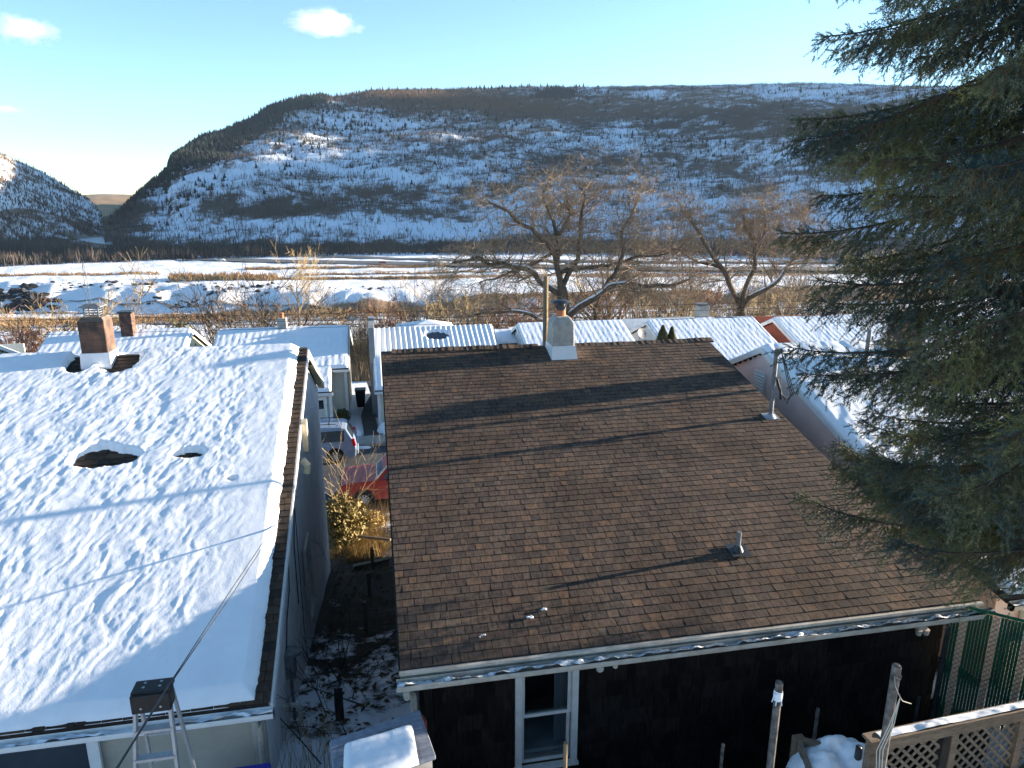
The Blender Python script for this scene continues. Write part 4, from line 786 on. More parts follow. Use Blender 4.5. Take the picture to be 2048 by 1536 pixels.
# chimney
cx, cyy = -5.54, 15.15; cL = MB()
cL.box((cx, cyy, -2.83), (.50, .48, 1.06)); cho = cL.build('chimney', None, roof_l, bevel=.02)
def brick_mat(name, c1, c2, mort, scale=4.0, soot=None):
    m = bpy.data.materials.new(name); m.use_nodes = True; t = m.node_tree; N = t.nodes; L = t.links; p = N['Principled BSDF']; p.inputs['Roughness'].default_value = .9
    tc = N.new('ShaderNodeTexCoord'); sp = N.new('ShaderNodeSeparateXYZ'); cb = N.new('ShaderNodeCombineXYZ'); ad = N.new('ShaderNodeMath'); L.new(tc.outputs['Object'], sp.inputs[0]); L.new(sp.outputs[0], ad.inputs[0]); L.new(sp.outputs[1], ad.inputs[1])
    L.new(ad.outputs[0], cb.inputs[0]); L.new(sp.outputs[2], cb.inputs[1]); b = N.new('ShaderNodeTexBrick'); b.inputs['Scale'].default_value = scale; b.inputs['Color1'].default_value = (*c1, 1); b.inputs['Color2'].default_value = (*c2, 1); b.inputs['Mortar'].default_value = (*mort, 1)
    b.inputs['Mortar Size'].default_value = .016; b.inputs['Brick Width'].default_value = .8; b.inputs['Row Height'].default_value = .27; L.new(cb.outputs[0], b.inputs[0])
    out = b.outputs[0]
    if soot:
        nz = N.new('ShaderNodeTexNoise'); nz.inputs['Scale'].default_value = 3.0; nz.inputs['Detail'].default_value = 5; L.new(tc.outputs['Object'], nz.inputs[0]); rp = N.new('ShaderNodeMapRange'); rp.inputs[1].default_value = .38; rp.inputs[2].default_value = .62; L.new(nz.outputs[0], rp.inputs[0])
        mx = N.new('ShaderNodeMix'); mx.data_type = 'RGBA'; L.new(rp.outputs[0], mx.inputs[0]); L.new(out, mx.inputs[6]); mx.inputs[7].default_value = (*soot, 1); out = mx.outputs[2]
    L.new(out, p.inputs['Base Color']); bp = N.new('ShaderNodeBump'); bp.inputs['Strength'].default_value = .6; bp.inputs['Distance'].default_value = .01; L.new(b.outputs['Fac'], bp.inputs['Height']); bp.invert = True; L.new(bp.outputs[0], p.inputs['Normal']); return m
M['brick'] = brick_mat('old_brick', (.22, .10, .06), (.14, .065, .042), (.15, .12, .095), 4.0, (.045, .035, .028)); cho.data.materials.append(M['brick'])
q = MB(); q.hexa([(cx - .25, cyy - .24, -2.30), (cx + .25, cyy - .24, -2.30), (cx + .25, cyy + .24, -2.30), (cx - .25, cyy + .24, -2.30)], [(cx - .19, cyy - .18, -2.22), (cx + .19, cyy - .18, -2.22), (cx + .19, cyy + .18, -2.22), (cx - .19, cyy + .18, -2.22)]); q.build('chimney_crown', mat('mortar_crown', (.13, .10, .08), .9, var=.3, vs=9), roof_l)
q = MB(); q.hexa([(cx - .29, cyy - .30, -3.42), (cx + .29, cyy - .30, -3.42), (cx + .29, cyy + .28, -3.42), (cx - .29, cyy + .28, -3.42)], [(cx - .272, cyy - .265, -2.93), (cx + .272, cyy - .265, -2.93), (cx + .272, cyy + .265, -2.93), (cx - .272, cyy + .265, -2.93)]); q.build('chimney_flashing', M['flash'], roof_l)
q = MB()
for sx in (-1, 1):
    for sy in (-1, 1): q.box((cx + sx * .13, cyy + sy * .13, -2.13), (.022, .022, .24))
for k in range(5):
    zz = -2.22 + .045 * k
    for s in (-1, 1): q.box((cx, cyy + s * .13, zz), (.26, .012, .012)); q.box((cx + s * .13, cyy, zz), (.012, .26, .012))
q.box((cx, cyy, -2.015), (.40, .40, .02)); q.hexa([(cx - .2, cyy - .2, -2.004), (cx + .2, cyy - .2, -2.004), (cx + .2, cyy + .2, -2.004), (cx - .2, cyy + .2, -2.004)], [(cx - .1, cyy - .1, -1.96), (cx + .1, cyy - .1, -1.96), (cx + .1, cyy + .1, -1.96), (cx - .1, cyy + .1, -1.96)]); q.build('chimney_cap', M['galv'], roof_l)
anchor(lh); lh.location.x -= .05; lh.location.y += .38; lh.location.z -= .09
# ------------------------------------------------------------------ pink house at right
PX0, PX1 = 9.3, 16.8; PP = [(8.0, -5.85), (10.07, -5.47), (15.57, -3.56), (19.6, -5.35)]
ph = thing('pink_house', 'pink sided house with snow roof half hidden behind the spruce', 'house', (13, 14, -9))
q = MB(); roof_slab(q, PX0 - .08, PX1, PP, .10); roof_p = q.build('roof', M['shingle_old'], ph)
zp = lambda y: np.interp(y, [a for a, b_ in PP], [b_ for a, b_ in PP])
snow_sheet('roof_snow', PX0 - .07, PX1, 8.02, 15.57, zp, .11, roof_p, M['snow'], 200, 180, 61, streak=(.2, .5), amp=.014, edge=.10, edgeamp=.02)
snow_sheet('back_roof_snow', PX0 - .07, PX1, 15.57, 19.6, zp, .10, roof_p, M['snow'], 90, 60, 62, amp=.015, edge=.10, edgeamp=.02)
q = MB()
def prp(z):
    ys = [y for y in np.linspace(8.3, 19.3, 221) if zp(y) - .12 > z]
    return (ys[0], ys[-1]) if ys else (0, 0)
lap_wall(q, 'x', PX0, prp, -10.5, -3.62, .105, -1)
q.box((PX1 - .2, 13.8, -8.4), (.1, 10.8, 4.6)); q.box((13.1, 8.36, -8.6), (7.5, .1, 5.2)); q.box((13.1, 19.2, -8.6), (7.5, .1, 6.2)); q.build('siding', M['pink'], ph)
for (a, b_) in zip(PP[:-1], PP[1:]):
    rk = MB(); xx = PX0 - .09; rk.hexa([(xx - .015, a[0], a[1] - .12), (xx + .012, a[0], a[1] - .12), (xx + .012, b_[0], b_[1] - .12), (xx - .015, b_[0], b_[1] - .12)], [(xx - .015, a[0], a[1] + .015), (xx + .012, a[0], a[1] + .015), (xx + .012, b_[0], b_[1] + .015), (xx - .015, b_[0], b_[1] + .015)]); rk.build('rake_board', M['white'] if a[0] > 9 else M['darkmetal'], ph)
gutter(PX0 - .1, PX1, 7.98, -5.95, ph, M['white_old'], True, False, 33)
q = MB(); q.box((PX0 - .03, 15.6, -4.50), (.03, .50, .66))
for k in range(8): q.box((PX0 - .055, 15.6, -4.78 + k * .075), (.03, .42, .03), Matrix.Rotation(R(30), 3, 'Y'))
q.build('gable_vent', M['white'], ph)
q = MB(); q.box((12.6, 14.9, -3.25), (.55, .6, 1.25)); q.build('chimney', M['brick'], roof_p, bevel=.02)
q = MB(); q.cyl((11.0, 14.1, -4.2), .05, 1.3, 12); q.build('vent_stack', M['galv'], roof_p)
q = MB(); q.box((9.75, 7.95, -7.6), (.9, .05, 2.0)); q.build('storage_panel', M['beige'], ph)
q = MB(); q.tube([(PX0 + .55, 8.25, -6.0), (PX0 + .55, 8.25, -8.0)], .05, 8); q.build('downspout', M['white'], ph)
anchor(ph)

# ------------------------------------------------------------------ row of houses across the street
def row_house(name, label, x0, x1, yf, zr, yr=42.0, slope=20, msid=None, seed=1, mroof=None, ribs=0, yb=None, holes=(), ends='lr', gutter_=True, front_low=None, msnow=None, trimm=None, yg=None):
    msid = msid or M['cream']; trimm = trimm or M['white']; ze = zr - (yr - yf) * math.tan(R(slope)); yb = yb or (yr + (yr - yf)); zb = zr - (yb - yr) * math.tan(R(slope + 2)); PR = [(yf, ze), (yr, zr), (yb, zb)]
    t = thing(name, label, 'house', ((x0 + x1) / 2, yr, -12.1)); q = MB(); roof_slab(q, x0, x1, PR, .12); rf_ = q.build('roof', mroof or M['shingle_old'], t)
    zf = lambda y: np.interp(y, [a for a, b_ in PR], [b_ for a, b_ in PR])
    snow_sheet('roof_snow', x0 + .02, x1 - .03, yf + .02, yr, zf, .14, rf_, M['snow'], 260, 140, seed, streak=(.20, .6), amp=.0 if ribs else .008, ribs=ribs or .34, holes=holes, edge=.10, edgeamp=.03)
    snow_sheet('back_roof_snow', x0 + .02, x1 - .03, yr, yb, zf, .14, rf_, M['snow'], 60, 40, seed + 1, amp=.015, edge=.1, edgeamp=.03)
    w = MB(); wf = yf + .4; wb_ = yb - .3
    def pr_(z):
        ys = [y for y in np.linspace(wf, wb_, 121) if zf(y) - .13 > z]; return (ys[0], ys[-1]) if ys else (0, 0)
    lap_wall(w, 'x', x0 + .2, pr_, -12.3, zr - .15, .15, -1); lap_wall(w, 'x', x1 - .2, pr_, -12.3, zr - .15, .15, 1); lap_wall(w, 'y', wf, lambda z: (x0 + .2, x1 - .2), -12.3, ze + .08, .15, -1); w.box(((x0 + x1) / 2, wb_, -11), (x1 - x0 - .5, .1, 5.4 + 2 * (zb + 11) * 0))
    w.build('siding', msid, t)
    for xx in (x0 - .01, x1 + .01):
        tr_ = MB()
        for a, b_ in zip(PR[:-1], PR[1:]): tr_.hexa([(xx - .02, a[0], a[1] - .2), (xx + .02, a[0], a[1] - .2), (xx + .02, b_[0], b_[1] - .2), (xx - .02, b_[0], b_[1] - .2)], [(xx - .02, a[0], a[1] + .02), (xx + .02, a[0], a[1] + .02), (xx + .02, b_[0], b_[1] + .02), (xx - .02, b_[0], b_[1] + .02)])
        tr_.build('rake_board', trimm, t)
    for xx in (x0 + .2, x1 - .2): tr_ = MB(); tr_.box((xx, wf - .02, (-12.3 + ze) / 2), (.16, .12, ze + 12.3)); tr_.build('corner_board', trimm, t)
    gutter(x0, x1, yf, ze - .1, t, trimm, False)
    return t, rf_, ze, wf
def chimney_on(rf_, x, y, z0, z1, w, m, pot=None):
    q = MB(); q.box((x, y, (z0 + z1) / 2), (w, w, z1 - z0)); q.build('chimney', m, rf_, bevel=.02)
    if pot: q = MB(); q.cyl((x, y, z1), .12, .3, 10); q.build('chimney_pot', pot, rf_)
h1, r1, ze, wf = row_house('cream_house', 'leftmost far house with yellowish gable end beside the sooty brick chimney', -17.5, -10.15, 38.0, -7.17, msid=M['yellow'], seed=101, slope=21)
chimney_on(r1, -13.35, 41.6, -7.6, -6.05, .62, M['brick_soot']); q = MB(); q.box((-13.35, 41.6, -6.0), (.72, .72, .1)); q.build('chimney_top', M['darkmetal'], r1)
q = MB(); q.box((-10.33, 42.6, -8.35), (.03, .9, .10), Matrix.Rotation(R(25), 3, 'X')); q.build('gable_bracket', M['darkmetal'], h1); window(h1, -16.6, -15.6, -11.2, -9.6, wf - .06, .1); window(h1, -12.6, -11.6, -11.2, -9.6, wf - .06, .1); anchor(h1)
h2, r2, ze, wf = row_house('cream_house', 'second far house, cream siding with a window bay facing the street', -8.85, -1.6, 38.0, -7.30, msid=M['cream'], seed=111, slope=21)
chimney_on(r2, -5.32, 42.0, -7.5, -6.65, .5, M['concrete'], M['terracotta'])
q = MB(); q.hexa([(-8.8, 36.4, -9.78), (-2.45, 36.4, -9.78), (-2.45, 38.2, -8.86), (-8.8, 38.2, -8.86)], [(-8.8, 36.4, -9.70), (-2.45, 36.4, -9.70), (-2.45, 38.2, -8.76), (-8.8, 38.2, -8.76)]); pr2 = q.build('porch_roof', M['shingle_old'], h2)
snow_sheet('porch_snow', -8.8, -2.47, 36.45, 38.1, lambda y: -9.70 + (y - 36.4) * .52, .13, pr2, M['snow'], 120, 40, 113, amp=.02, edge=.1, edgeamp=.03)
q = MB(); lap_wall(q, 'y', 36.75, lambda z: (-8.7, -2.6), -12.3, -9.75, .15, -1); lap_wall(q, 'x', -2.6, lambda z: (36.75, 38.4), -12.3, -9.5, .15, 1); q.build('porch_wall', M['cream'], h2)
q = MB(); q.box((-2.55, 36.72, -11.0), (.14, .14, 2.5)); q.box((-5.6, 36.42, -9.80), (6.4, .05, .16)); q.build('porch_trim', M['white'], h2)
window(h2, -3.75, -2.75, -11.25, -10.0, 36.68, .12); window(h2, -7.6, -6.6, -11.25, -10.0, 36.68, .12); anchor(h2)
h3, r3, ze, wf = row_house('ribbed_roof_house', 'far house with snow lying in ribs on its metal roof', -0.28, 6.9, 36.6, -7.55, msid=M['cream'], seed=121, slope=22.5, ribs=.30, mroof=mat('metal_roof', (.10, .10, .12), .5, metal=.4), holes=[(3.45, 41.2, .55, .35)], yb=46)
q = MB(); q.box((-.33, 41.0, -9.6), (.30, 3.4, 5.4)); q.box((-.33, 42.0, -7.3), (.34, .8, 1.1)); q.build('chimney_wall', M['grey_siding'], h3)
window(h3, 1.0, 2.0, -11.4, -10.1, wf - .06, .1); window(h3, 4.6, 5.6, -11.4, -10.1, wf - .06, .1); anchor(h3)
h4, r4, ze, wf = row_house('cream_house', 'middle far house with white gable just right of the utility pole', 8.35, 15.15, 38.0, -7.52, msid=M['white'], seed=131, slope=19)
q = MB(); q.cyl((14.98, 37.85, -8.85), .03, .7, 8); q.build('mast_bracket', M['galv'], h4)
anchor(h4)
h5, r5, ze, wf = row_house('white_house', 'far house with dark ridge line and a chimney, right of the arborvitae', 16.75, 24.1, 36.2, -7.58, msid=M['white'], seed=141, slope=19)
q = MB(); q.box((18.9, 42.0, -7.50), (2.2, .22, .10)); q.box((22.6, 42.0, -7.50), (2.6, .22, .10)); q.build('ridge_strip', M['darkmetal'], r5)
chimney_on(r5, 21.1, 43.3, -8.6, -6.85, .7, M['concrete']); q = MB(); q.box((21.1, 43.3, -6.75), (.8, .8, .05)); q.box((21.1, 43.3, -6.8), (.5, .5, .1)); q.build('chimney_cap', M['galv'], r5); anchor(h5)
h6, r6, ze, wf = row_house('red_house', 'far house with dark red gable at the edge of the spruce', 25.5, 33.5, 37.2, -7.68, msid=M['red_siding'], seed=151, slope=21); anchor(h6)
h7, r7, ze, wf = row_house('white_house', 'snow-roofed house seen only through the spruce branches', 35.4, 43, 37.6, -7.7, msid=M['cream'], seed=161, slope=21); anchor(h7)
h8, r8, ze, wf = row_house('white_house', 'snow-roofed near house beyond the pink one, behind the spruce', 18.8, 27, 12.0, -3.9, yr=18.0, slope=19, msid=M['cream'], seed=171, yb=22); anchor(h8)
h9, r9, ze, wf = row_house('cream_house', 'outermost far house at the left edge behind the red brush', -27.5, -20.2, 38.0, -7.6, msid=M['cream'], seed=181, slope=21); anchor(h9)
bpy.data.objects.remove(h9.children[0]) if False else None
# small snowy outbuilding roofs
g1 = thing('garden_shed', 'small low snow-covered roof between ribbed-roof house and white gable', 'shed', (7.7, 44, -12.3))
q = MB(); roof_slab(q, 6.95, 8.6, [(42.5, -8.75), (44.2, -8.25), (46, -8.9)], .1); rr1 = q.build('roof', M['shingle_old'], g1); q = MB(); q.box((7.8, 44.2, -10.7), (1.4, 3, 4)); q.build('wall', M['grey_siding'], g1)
snow_sheet('roof_snow', 6.95, 8.6, 42.5, 46, lambda y: np.interp(y, [42.5, 44.2, 46], [-8.75, -8.25, -8.9]), .12, rr1, M['snow'], 40, 40, 190, amp=.01, edge=.1); anchor(g1)
g2 = thing('hipped_garage', 'pyramid-shaped snowy roof peeking over the ribbed metal roof', 'garage', (3.6, 51, -12.6))
q = MB(); a, b_ = atY(795, 662, 50), atY(915, 662, 50); ap = atY(855, 639, 52); q.add([(a[0], 50, a[2] - .2), (b_[0], 50, a[2] - .2), (b_[0], 54, a[2] - .2), (a[0], 54, a[2] - .2), (ap[0], 52, ap[2])], [(0, 1, 4), (1, 2, 4), (2, 3, 4), (3, 0, 4), (3, 2, 1, 0)]); q.build('roof', M['snow'], g2)
q = MB(); q.box(((a[0] + b_[0]) / 2, 52, -11.2), (b_[0] - a[0] - .5, 3.5, 4.0)); q.build('wall', M['cream'], g2); anchor(g2)
# satellite dish
t = thing('satellite_dish', 'grey satellite dish on a pole in front of the far white gable', 'satellite dish', tuple(atY(1283, 700, 37.6)))
p = atY(1281, 668, 37.6); q = MB(); N_ = 20; V = [(0, 0, 0)]; Fc = []
for k in range(1, 5):
    for i in range(N_): a_ = 2 * math.pi * i / N_; r_ = .30 * k / 4 * 1.3; V.append((r_ * math.cos(a_) * 1.0, .12 * (k / 4) ** 2, r_ * math.sin(a_) * .78))
for i in range(N_): Fc.append((0, 1 + i, 1 + (i + 1) % N_))
for k in range(3):
    for i in range(N_): A0 = 1 + k * N_ + i; A1 = 1 + k * N_ + (i + 1) % N_; Fc.append((A0, A0 + N_, A1 + N_, A1))
RM = Matrix.Rotation(R(35), 3, 'Z') @ Matrix.Rotation(R(-25), 3, 'X'); q.add([RM @ Vector((v[0], -v[1], v[2])) + Vector(p) for v in V], Fc); dsh = q.build('reflector', M['galv'], t, smooth=True)
q = MB(); q.tube([p, (p[0], p[1] + .15, p[2] - .3), (p[0], p[1] + .15, -9.4)], .03, 8); q.build('mast', M['galv'], t); anchor(t)
# ------------------------------------------------------------------ street
def slab(name, x0, x1, y0, y1, z0, z1, m, kind='structure'):
    q = MB(); q.box(((x0 + x1) / 2, (y0 + y1) / 2, (z0 + z1) / 2), (x1 - x0, y1 - y0, z1 - z0)); return tag(q.build(name, m), kind=kind)
slab('road', -60, 60, 26.2, 34.15, -12.25, -11.985, M['asphalt'])
slab('kerb', -60, 60, 34.15, 34.30, -12.3, -11.83, M['sidewalk'])
slab('sidewalk', -60, 60, 34.304, 35.45, -12.3, -11.84, M['sidewalk'])
q = MB(); pth = [(-.55, 35.45), (-.60, 37), (-.75, 39), (-.60, 41), (-.2, 43.5), (-.5, 47)]
V = []
for (a, b_) in pth: V += [(a - .38, b_, -11.86), (a + .38, b_, -11.86)]
q.add(V, [(2 * i, 2 * i + 1, 2 * i + 3, 2 * i + 2) for i in range(len(pth) - 1)]); tag(q.build('path', mat('dark_path', (.05, .05, .05), .8, var=.3, vs=3)), kind='structure')
def mound(name, c, s, label, m=None, seed=1, cat='snow', sub=40, parent=None, amp=.35):
    g_ = np.linspace(-1, 1, sub); Xg, Yg = np.meshgrid(g_, g_); d = np.sqrt(Xg ** 2 + Yg ** 2); h = np.clip(1 - d ** 2, 0, 1) ** .6 * (1 - amp + 2 * amp * fbm(Xg * 2.5 + seed, Yg * 2.5, 4, seed))
    P = np.stack([c[0] + Xg * s[0], c[1] + Yg * s[1], c[2] + h * s[2] - .05 * (d > 1)], -1); keep = (d[:-1, :-1] < 1.02)
    o = gridmesh(name, P, m or M['snow'], parent, keep=keep)
    if label: tag(o, label, cat)
    return o
mound('snow_heap', (1.0, 36.2, -11.95), (1.3, .95, .75), 'lumpy heap of shovelled snow beside the path across the street', seed=3)
mound('snow_heap', (-1.9, 36.0, -11.95), (.9, .6, .28), 'low flat snow heap at the left side of the path across the street', seed=4)
mound('snow_heap', (-1.0, 34.0, -12.0), (.45, .2, .10), 'small strip of snow lying in the far gutter of the street', seed=5)
def bin_(x, y, m, label):
    t = thing('wheeled_bin', label, 'bin', (x, y, -12)); q = MB(); q.hexa([(x - .22, y - .25, -12), (x + .22, y - .25, -12), (x + .22, y + .25, -12), (x - .22, y + .25, -12)], [(x - .3, y - .32, -11.0), (x + .3, y - .32, -11.0), (x + .3, y + .32, -11.0), (x - .3, y + .32, -11.0)]); q.build('bin_body', m, t, bevel=.03)
    q = MB(); q.box((x, y, -10.96), (.64, .68, .08)); q.build('lid', m, t, bevel=.03); anchor(t)
bin_(-1.15, 41.5, M['black'], 'black bin standing left of the garden path across the street'); bin_(-.62 + .9, 39.8, mat('tan_plastic', (.42, .38, .31), .6), 'tan tall bin by the grey end wall of the ribbed-roof house')
# small evergreen shrub beside the cream house
def leafball(name, c, rad, n, lm, label, cat='shrub', leaf=.06, seed=1, stems=True, up=0.0, part='foliage'):
    r = np.random.default_rng(seed); t = thing(name, label, cat, c)
    d = r.normal(0, 1, (n, 3)); d /= np.linalg.norm(d, axis=1)[:, None]; rr_ = r.random(n) ** .45
    ctr = np.array(c) + np.array([0, 0, rad[2]]) ; lump = .65 + .6 * fbm(d[:, 0] * 2.2 + seed, d[:, 2] * 2.2 + d[:, 1], 3, seed)
    P = ctr + d * rr_[:, None] * lump[:, None] * np.array(rad)
    a = r.normal(0, 1, (n, 3)); a[:, 2] += up; a /= np.linalg.norm(a, axis=1)[:, None]; b_ = np.cross(a, r.normal(0, 1, (n, 3))); b_ /= np.linalg.norm(b_, axis=1)[:, None]; L_ = leaf * r.uniform(.7, 1.4, n)[:, None]
    V = np.stack([P - a * L_, P + b_ * L_ * .38, P + a * L_, P - b_ * L_ * .38], 1).reshape(-1, 3); npmesh(part, V, np.arange(len(V)).reshape(-1, 4), lm, t)
    if stems:
        q = MB(); rn = random.Random(seed)
        for k in range(9): e = P[rn.randrange(n)]; m_ = (np.array(c) + e) / 2 + np.array([rn.uniform(-.1, .1)] * 3) * rad[0]; q.tube([c, m_, e], [.018, .013, .006], 5)
        q.build('stem', M['bark'], t)
    anchor(t); return t
leafball('evergreen_shrub', (-2.05, 37.6, -12), (.42, .4, .55), 2500, M['arbor'], 'small round evergreen shrub beside the bay of the cream house', leaf=.05, seed=3)
leafball('evergreen_shrub', (-12.1, 47, -12.3), (1.2, 1, 2.4), 5000, M['arbor'], 'dark evergreen bush peeking over the leftmost far roof', leaf=.12, seed=4)
leafball('green_shrub', tuple(np.append(atY(10, 715, 44)[:2], -12.3)), (1.6, 1.3, 1.7), 5000, mat('yew_green', (.05, .09, .02), .8, col2=(.16, .2, .05), vs=3), 'green bush at the left edge beside the snow roof', leaf=.12, seed=5)
for k, (u_, vt_) in enumerate([(1326, 655), (1344, 658)]):
    p = atY(u_, vt_, 35.6); t = thing('arborvitae', ['left one of the pair of pointed arborvitae, slightly taller', 'right one of the pair of pointed arborvitae, bushier'][k], 'shrub', (p[0], 35.6, -12), 'arborvitae pair before the far houses')
    n = 9000; r = np.random.default_rng(60 + k); H = p[2] + 12; zz = r.random(n) ** .9; ra = (.78 * (1 - zz) ** .62 + .02) * (1 - .25 * r.random(n)) * (1 + .25 * np.sin(zz * 23 + k)); a_ = r.uniform(0, 6.28, n)
    P = np.stack([p[0] + ra * np.cos(a_), 35.6 + ra * np.sin(a_), -12 + zz * H], 1); dv = np.stack([np.cos(a_) * .3, np.sin(a_) * .3, 1 + 0 * a_], 1); sd_ = np.stack([-np.sin(a_), np.cos(a_), 0 * a_], 1)
    V = np.stack([P - sd_ * .04, P + sd_ * .04, P + dv * .16], 1).reshape(-1, 3); npmesh('foliage', V, np.arange(len(V)).reshape(-1, 3), M['arbor'], t)
    q = MB(); q.cyl((p[0], 35.6, -12), .07, H * .8, 8, .02); q.build('trunk', M['bark'], t); anchor(t)

# vehicles ------------------------------------------------------------
def wheel(t, x, y, z, r, w, side):
    wv = MB(); wv.tube([(x, y - w / 2, z), (x, y - w / 2 + .03, z), (x, y + w / 2 - .03, z), (x, y + w / 2, z)], [r * .93, r, r, r * .93], 28); wo_ = wv.build('wheel', M['rubber'], t, smooth=False)
    q = MB(); ys = y + side * (w / 2 + .004); q.tube([(x, ys - side * .02, z), (x, ys + side * .006, z)], [r * .66, r * .62], 24); 
    q.build('rim', M['alu'], wo_); q = MB()
    for k in range(10): a_ = k * math.pi / 5 + .15; q.add([(x + r * .60 * math.cos(a_ + s * .13), ys + side * .009, z + r * .60 * math.sin(a_ + s * .13)) for s in (-1, 1)] + [(x + r * .22 * math.cos(a_), ys + side * .009, z + r * .22 * math.sin(a_))], [(0, 1, 2), (2, 1, 0)])
    q.build('rim_openings', M['black'], wo_)
def side_body(mb, prof, y0, y1, tum, zt):
    """extrude a side outline; above zt the sides lean inwards by tum"""
    n = len(prof); A_ = []; B_ = []
    for x, z in prof:
        k = max(0, z - zt) * tum; A_.append((x, y0 + k, z)); B_.append((x, y1 - k, z))
    mb.add(A_ + B_, [tuple(range(n)), tuple(range(2 * n - 1, n - 1, -1))] + [((i + 1) % n, i, n + i, n + (i + 1) % n) for i in range(n)])
vx0, vy0, vz0 = -1.22, 32.05, -11.985                    # rear bumper x (rear faces +X), near side y
van = thing('silver_minivan', 'silver minivan parked on the far side of the street, rear end showing', 'van', (vx0 - 2.5, 33, vz0))
def vx(s): return vx0 - s
body = [(0.02, .32), (0.0, .62), (.05, .95), (.12, 1.08), (.42, 1.60), (.62, 1.68), (2.2, 1.74), (3.1, 1.66), (3.75, 1.22), (3.95, 1.08), (4.75, .92), (4.95, .70), (5.0, .35), (4.85, .24), (.15, .24)]
q = MB(); side_body(q, [(vx(a), vz0 + b_) for a, b_ in body][::-1], vy0, vy0 + 1.9, .26, vz0 + .98); vb_ = q.build('body', M['silver'], van, bevel=.045)
q = MB()
for (s0, s1, s2, s3) in [(.55, 1.62, .40, 1.62), (1.72, 2.72, 1.72, 2.72), (2.80, 3.50, 2.80, 3.15)]:
    for sd_, yy in ((-1, vy0), (1, vy0 + 1.9)):
        z0, z1 = 1.06, 1.54; o0 = yy - sd_ * ((z0 - .98) * .26) + sd_ * .006; o1 = yy - sd_ * ((z1 - .98) * .26) + sd_ * .006
        fcs = [(0, 1, 2, 3)] if sd_ > 0 else [(3, 2, 1, 0)]
        q.add([(vx(s0), o0, vz0 + z0), (vx(s1), o0, vz0 + z0), (vx(s3), o1, vz0 + z1), (vx(s2 + .12), o1, vz0 + z1)], fcs)
q.add([(vx(.135) + .012, vy0 + .22, vz0 + 1.12), (vx(.135) + .012, vy0 + 1.68, vz0 + 1.12), (vx(.40) + .012, vy0 + 1.62, vz0 + 1.56), (vx(.40) + .012, vy0 + .28, vz0 + 1.56)], [(0, 1, 2, 3)])
q.add([(vx(3.16), vy0 + .28, vz0 + 1.64), (vx(3.16), vy0 + 1.62, vz0 + 1.64), (vx(3.74), vy0 + 1.75, vz0 + 1.25), (vx(3.74), vy0 + .15, vz0 + 1.25)], [(0, 1, 2, 3)]); q.build('window', M['autoglass'], van)
for sd_, yy in ((-1, vy0), (1, vy0 + 1.9)):
    q = MB(); q.box((vx(.10), yy + sd_ * -.05, vz0 + .98), (.15, .10, .36), Matrix.Rotation(R(-12), 3, 'Y')); q.build('tail_lamp', M['redlamp'], van, bevel=.02)
for sx in (.95, 3.95):
    for sd_, yy in ((-1, vy0 + .10), (1, vy0 + 1.8)): wheel(van, vx(sx), yy, vz0 + .34, .34, .22, sd_)
    q = MB()
    for sd_, yy in ((-1, vy0 - .004),):
        V = [(vx(sx), yy, vz0 + .34)] + [(vx(sx) + .41 * math.cos(a_), yy, vz0 + .36 + .40 * math.sin(a_)) for a_ in np.linspace(-.25, math.pi + .25, 22)]; q.add(V, [(0, i, i + 1) for i in range(1, 22)])
    q.build('wheel_arch', M['black'], van)
q = MB()
for yy in (vy0 + .42, vy0 + 1.48): q.tube([(vx(.8), yy, vz0 + 1.70), (vx(.9), yy, vz0 + 1.79), (vx(2.6), yy, vz0 + 1.81), (vx(2.7), yy, vz0 + 1.72)], .02, 6)
q.box((vx(1.2), vy0 + .95, vz0 + 1.82), (.06, 1.1, .03)); q.box((vx(2.2), vy0 + .95, vz0 + 1.83), (.06, 1.1, .03)); q.build('roof_rack', M['darkmetal'], van)
q = MB(); q.box((vx(-.03), vy0 + .95, vz0 + .50), (.12, 1.78, .26)); q.build('bumper', M['silver'], van, bevel=.04)
anchor(van)
# red pickup, front end showing, nose towards -X
px0 = -1.76; py0 = 26.75; pz0 = -11.985
pk = thing('red_pickup', 'faded red pickup truck parked at the near kerb, hood showing', 'truck', (px0 + 2.6, py0 + 1, pz0))
def pxx(s): return px0 + s
q = MB(); side_body(q, [(pxx(a), pz0 + b_) for a, b_ in [(.02, .40), (0.0, .80), (.06, 1.02), (.3, 1.10), (1.55, 1.16), (1.6, 1.16), (3.3, 1.16), (3.32, 1.14), (5.2, 1.14), (5.25, .5), (5.1, .36), (.2, .34)]], py0, py0 + 1.95, .08, pz0 + .95); q.build('body', M['redpaint'], pk, bevel=.05)
q = MB(); side_body(q, [(pxx(a), pz0 + b_) for a, b_ in [(1.42, 1.12), (1.95, 1.70), (2.15, 1.76), (3.1, 1.76), (3.25, 1.70), (3.32, 1.12)]], py0 + .04, py0 + 1.91, .28, pz0 + 1.1); q.build('cab', M['redpaint'], pk, bevel=.04)
q = MB(); q.add([(pxx(1.50) - .012, py0 + .16, pz0 + 1.20), (pxx(1.50) - .012, py0 + 1.79, pz0 + 1.20), (pxx(1.93) - .012, py0 + 1.68, pz0 + 1.66), (pxx(1.93) - .012, py0 + .27, pz0 + 1.66)], [(3, 2, 1, 0)])
for sd_, yy in ((-1, py0 + .04), (1, py0 + 1.91)):
    z0, z1 = 1.2, 1.62; o0 = yy - sd_ * (z0 - 1.1) * .28 + sd_ * .006; o1 = yy - sd_ * (z1 - 1.1) * .28 + sd_ * .006; q.add([(pxx(1.72), o0, pz0 + z0), (pxx(3.15), o0, pz0 + z0), (pxx(3.1), o1, pz0 + z1), (pxx(2.05), o1, pz0 + z1)], [(0, 1, 2, 3) if sd_ < 0 else (3, 2, 1, 0)])
q.build('windshield', glass('pale_windshield', (.10, .16, .20), .08), pk)
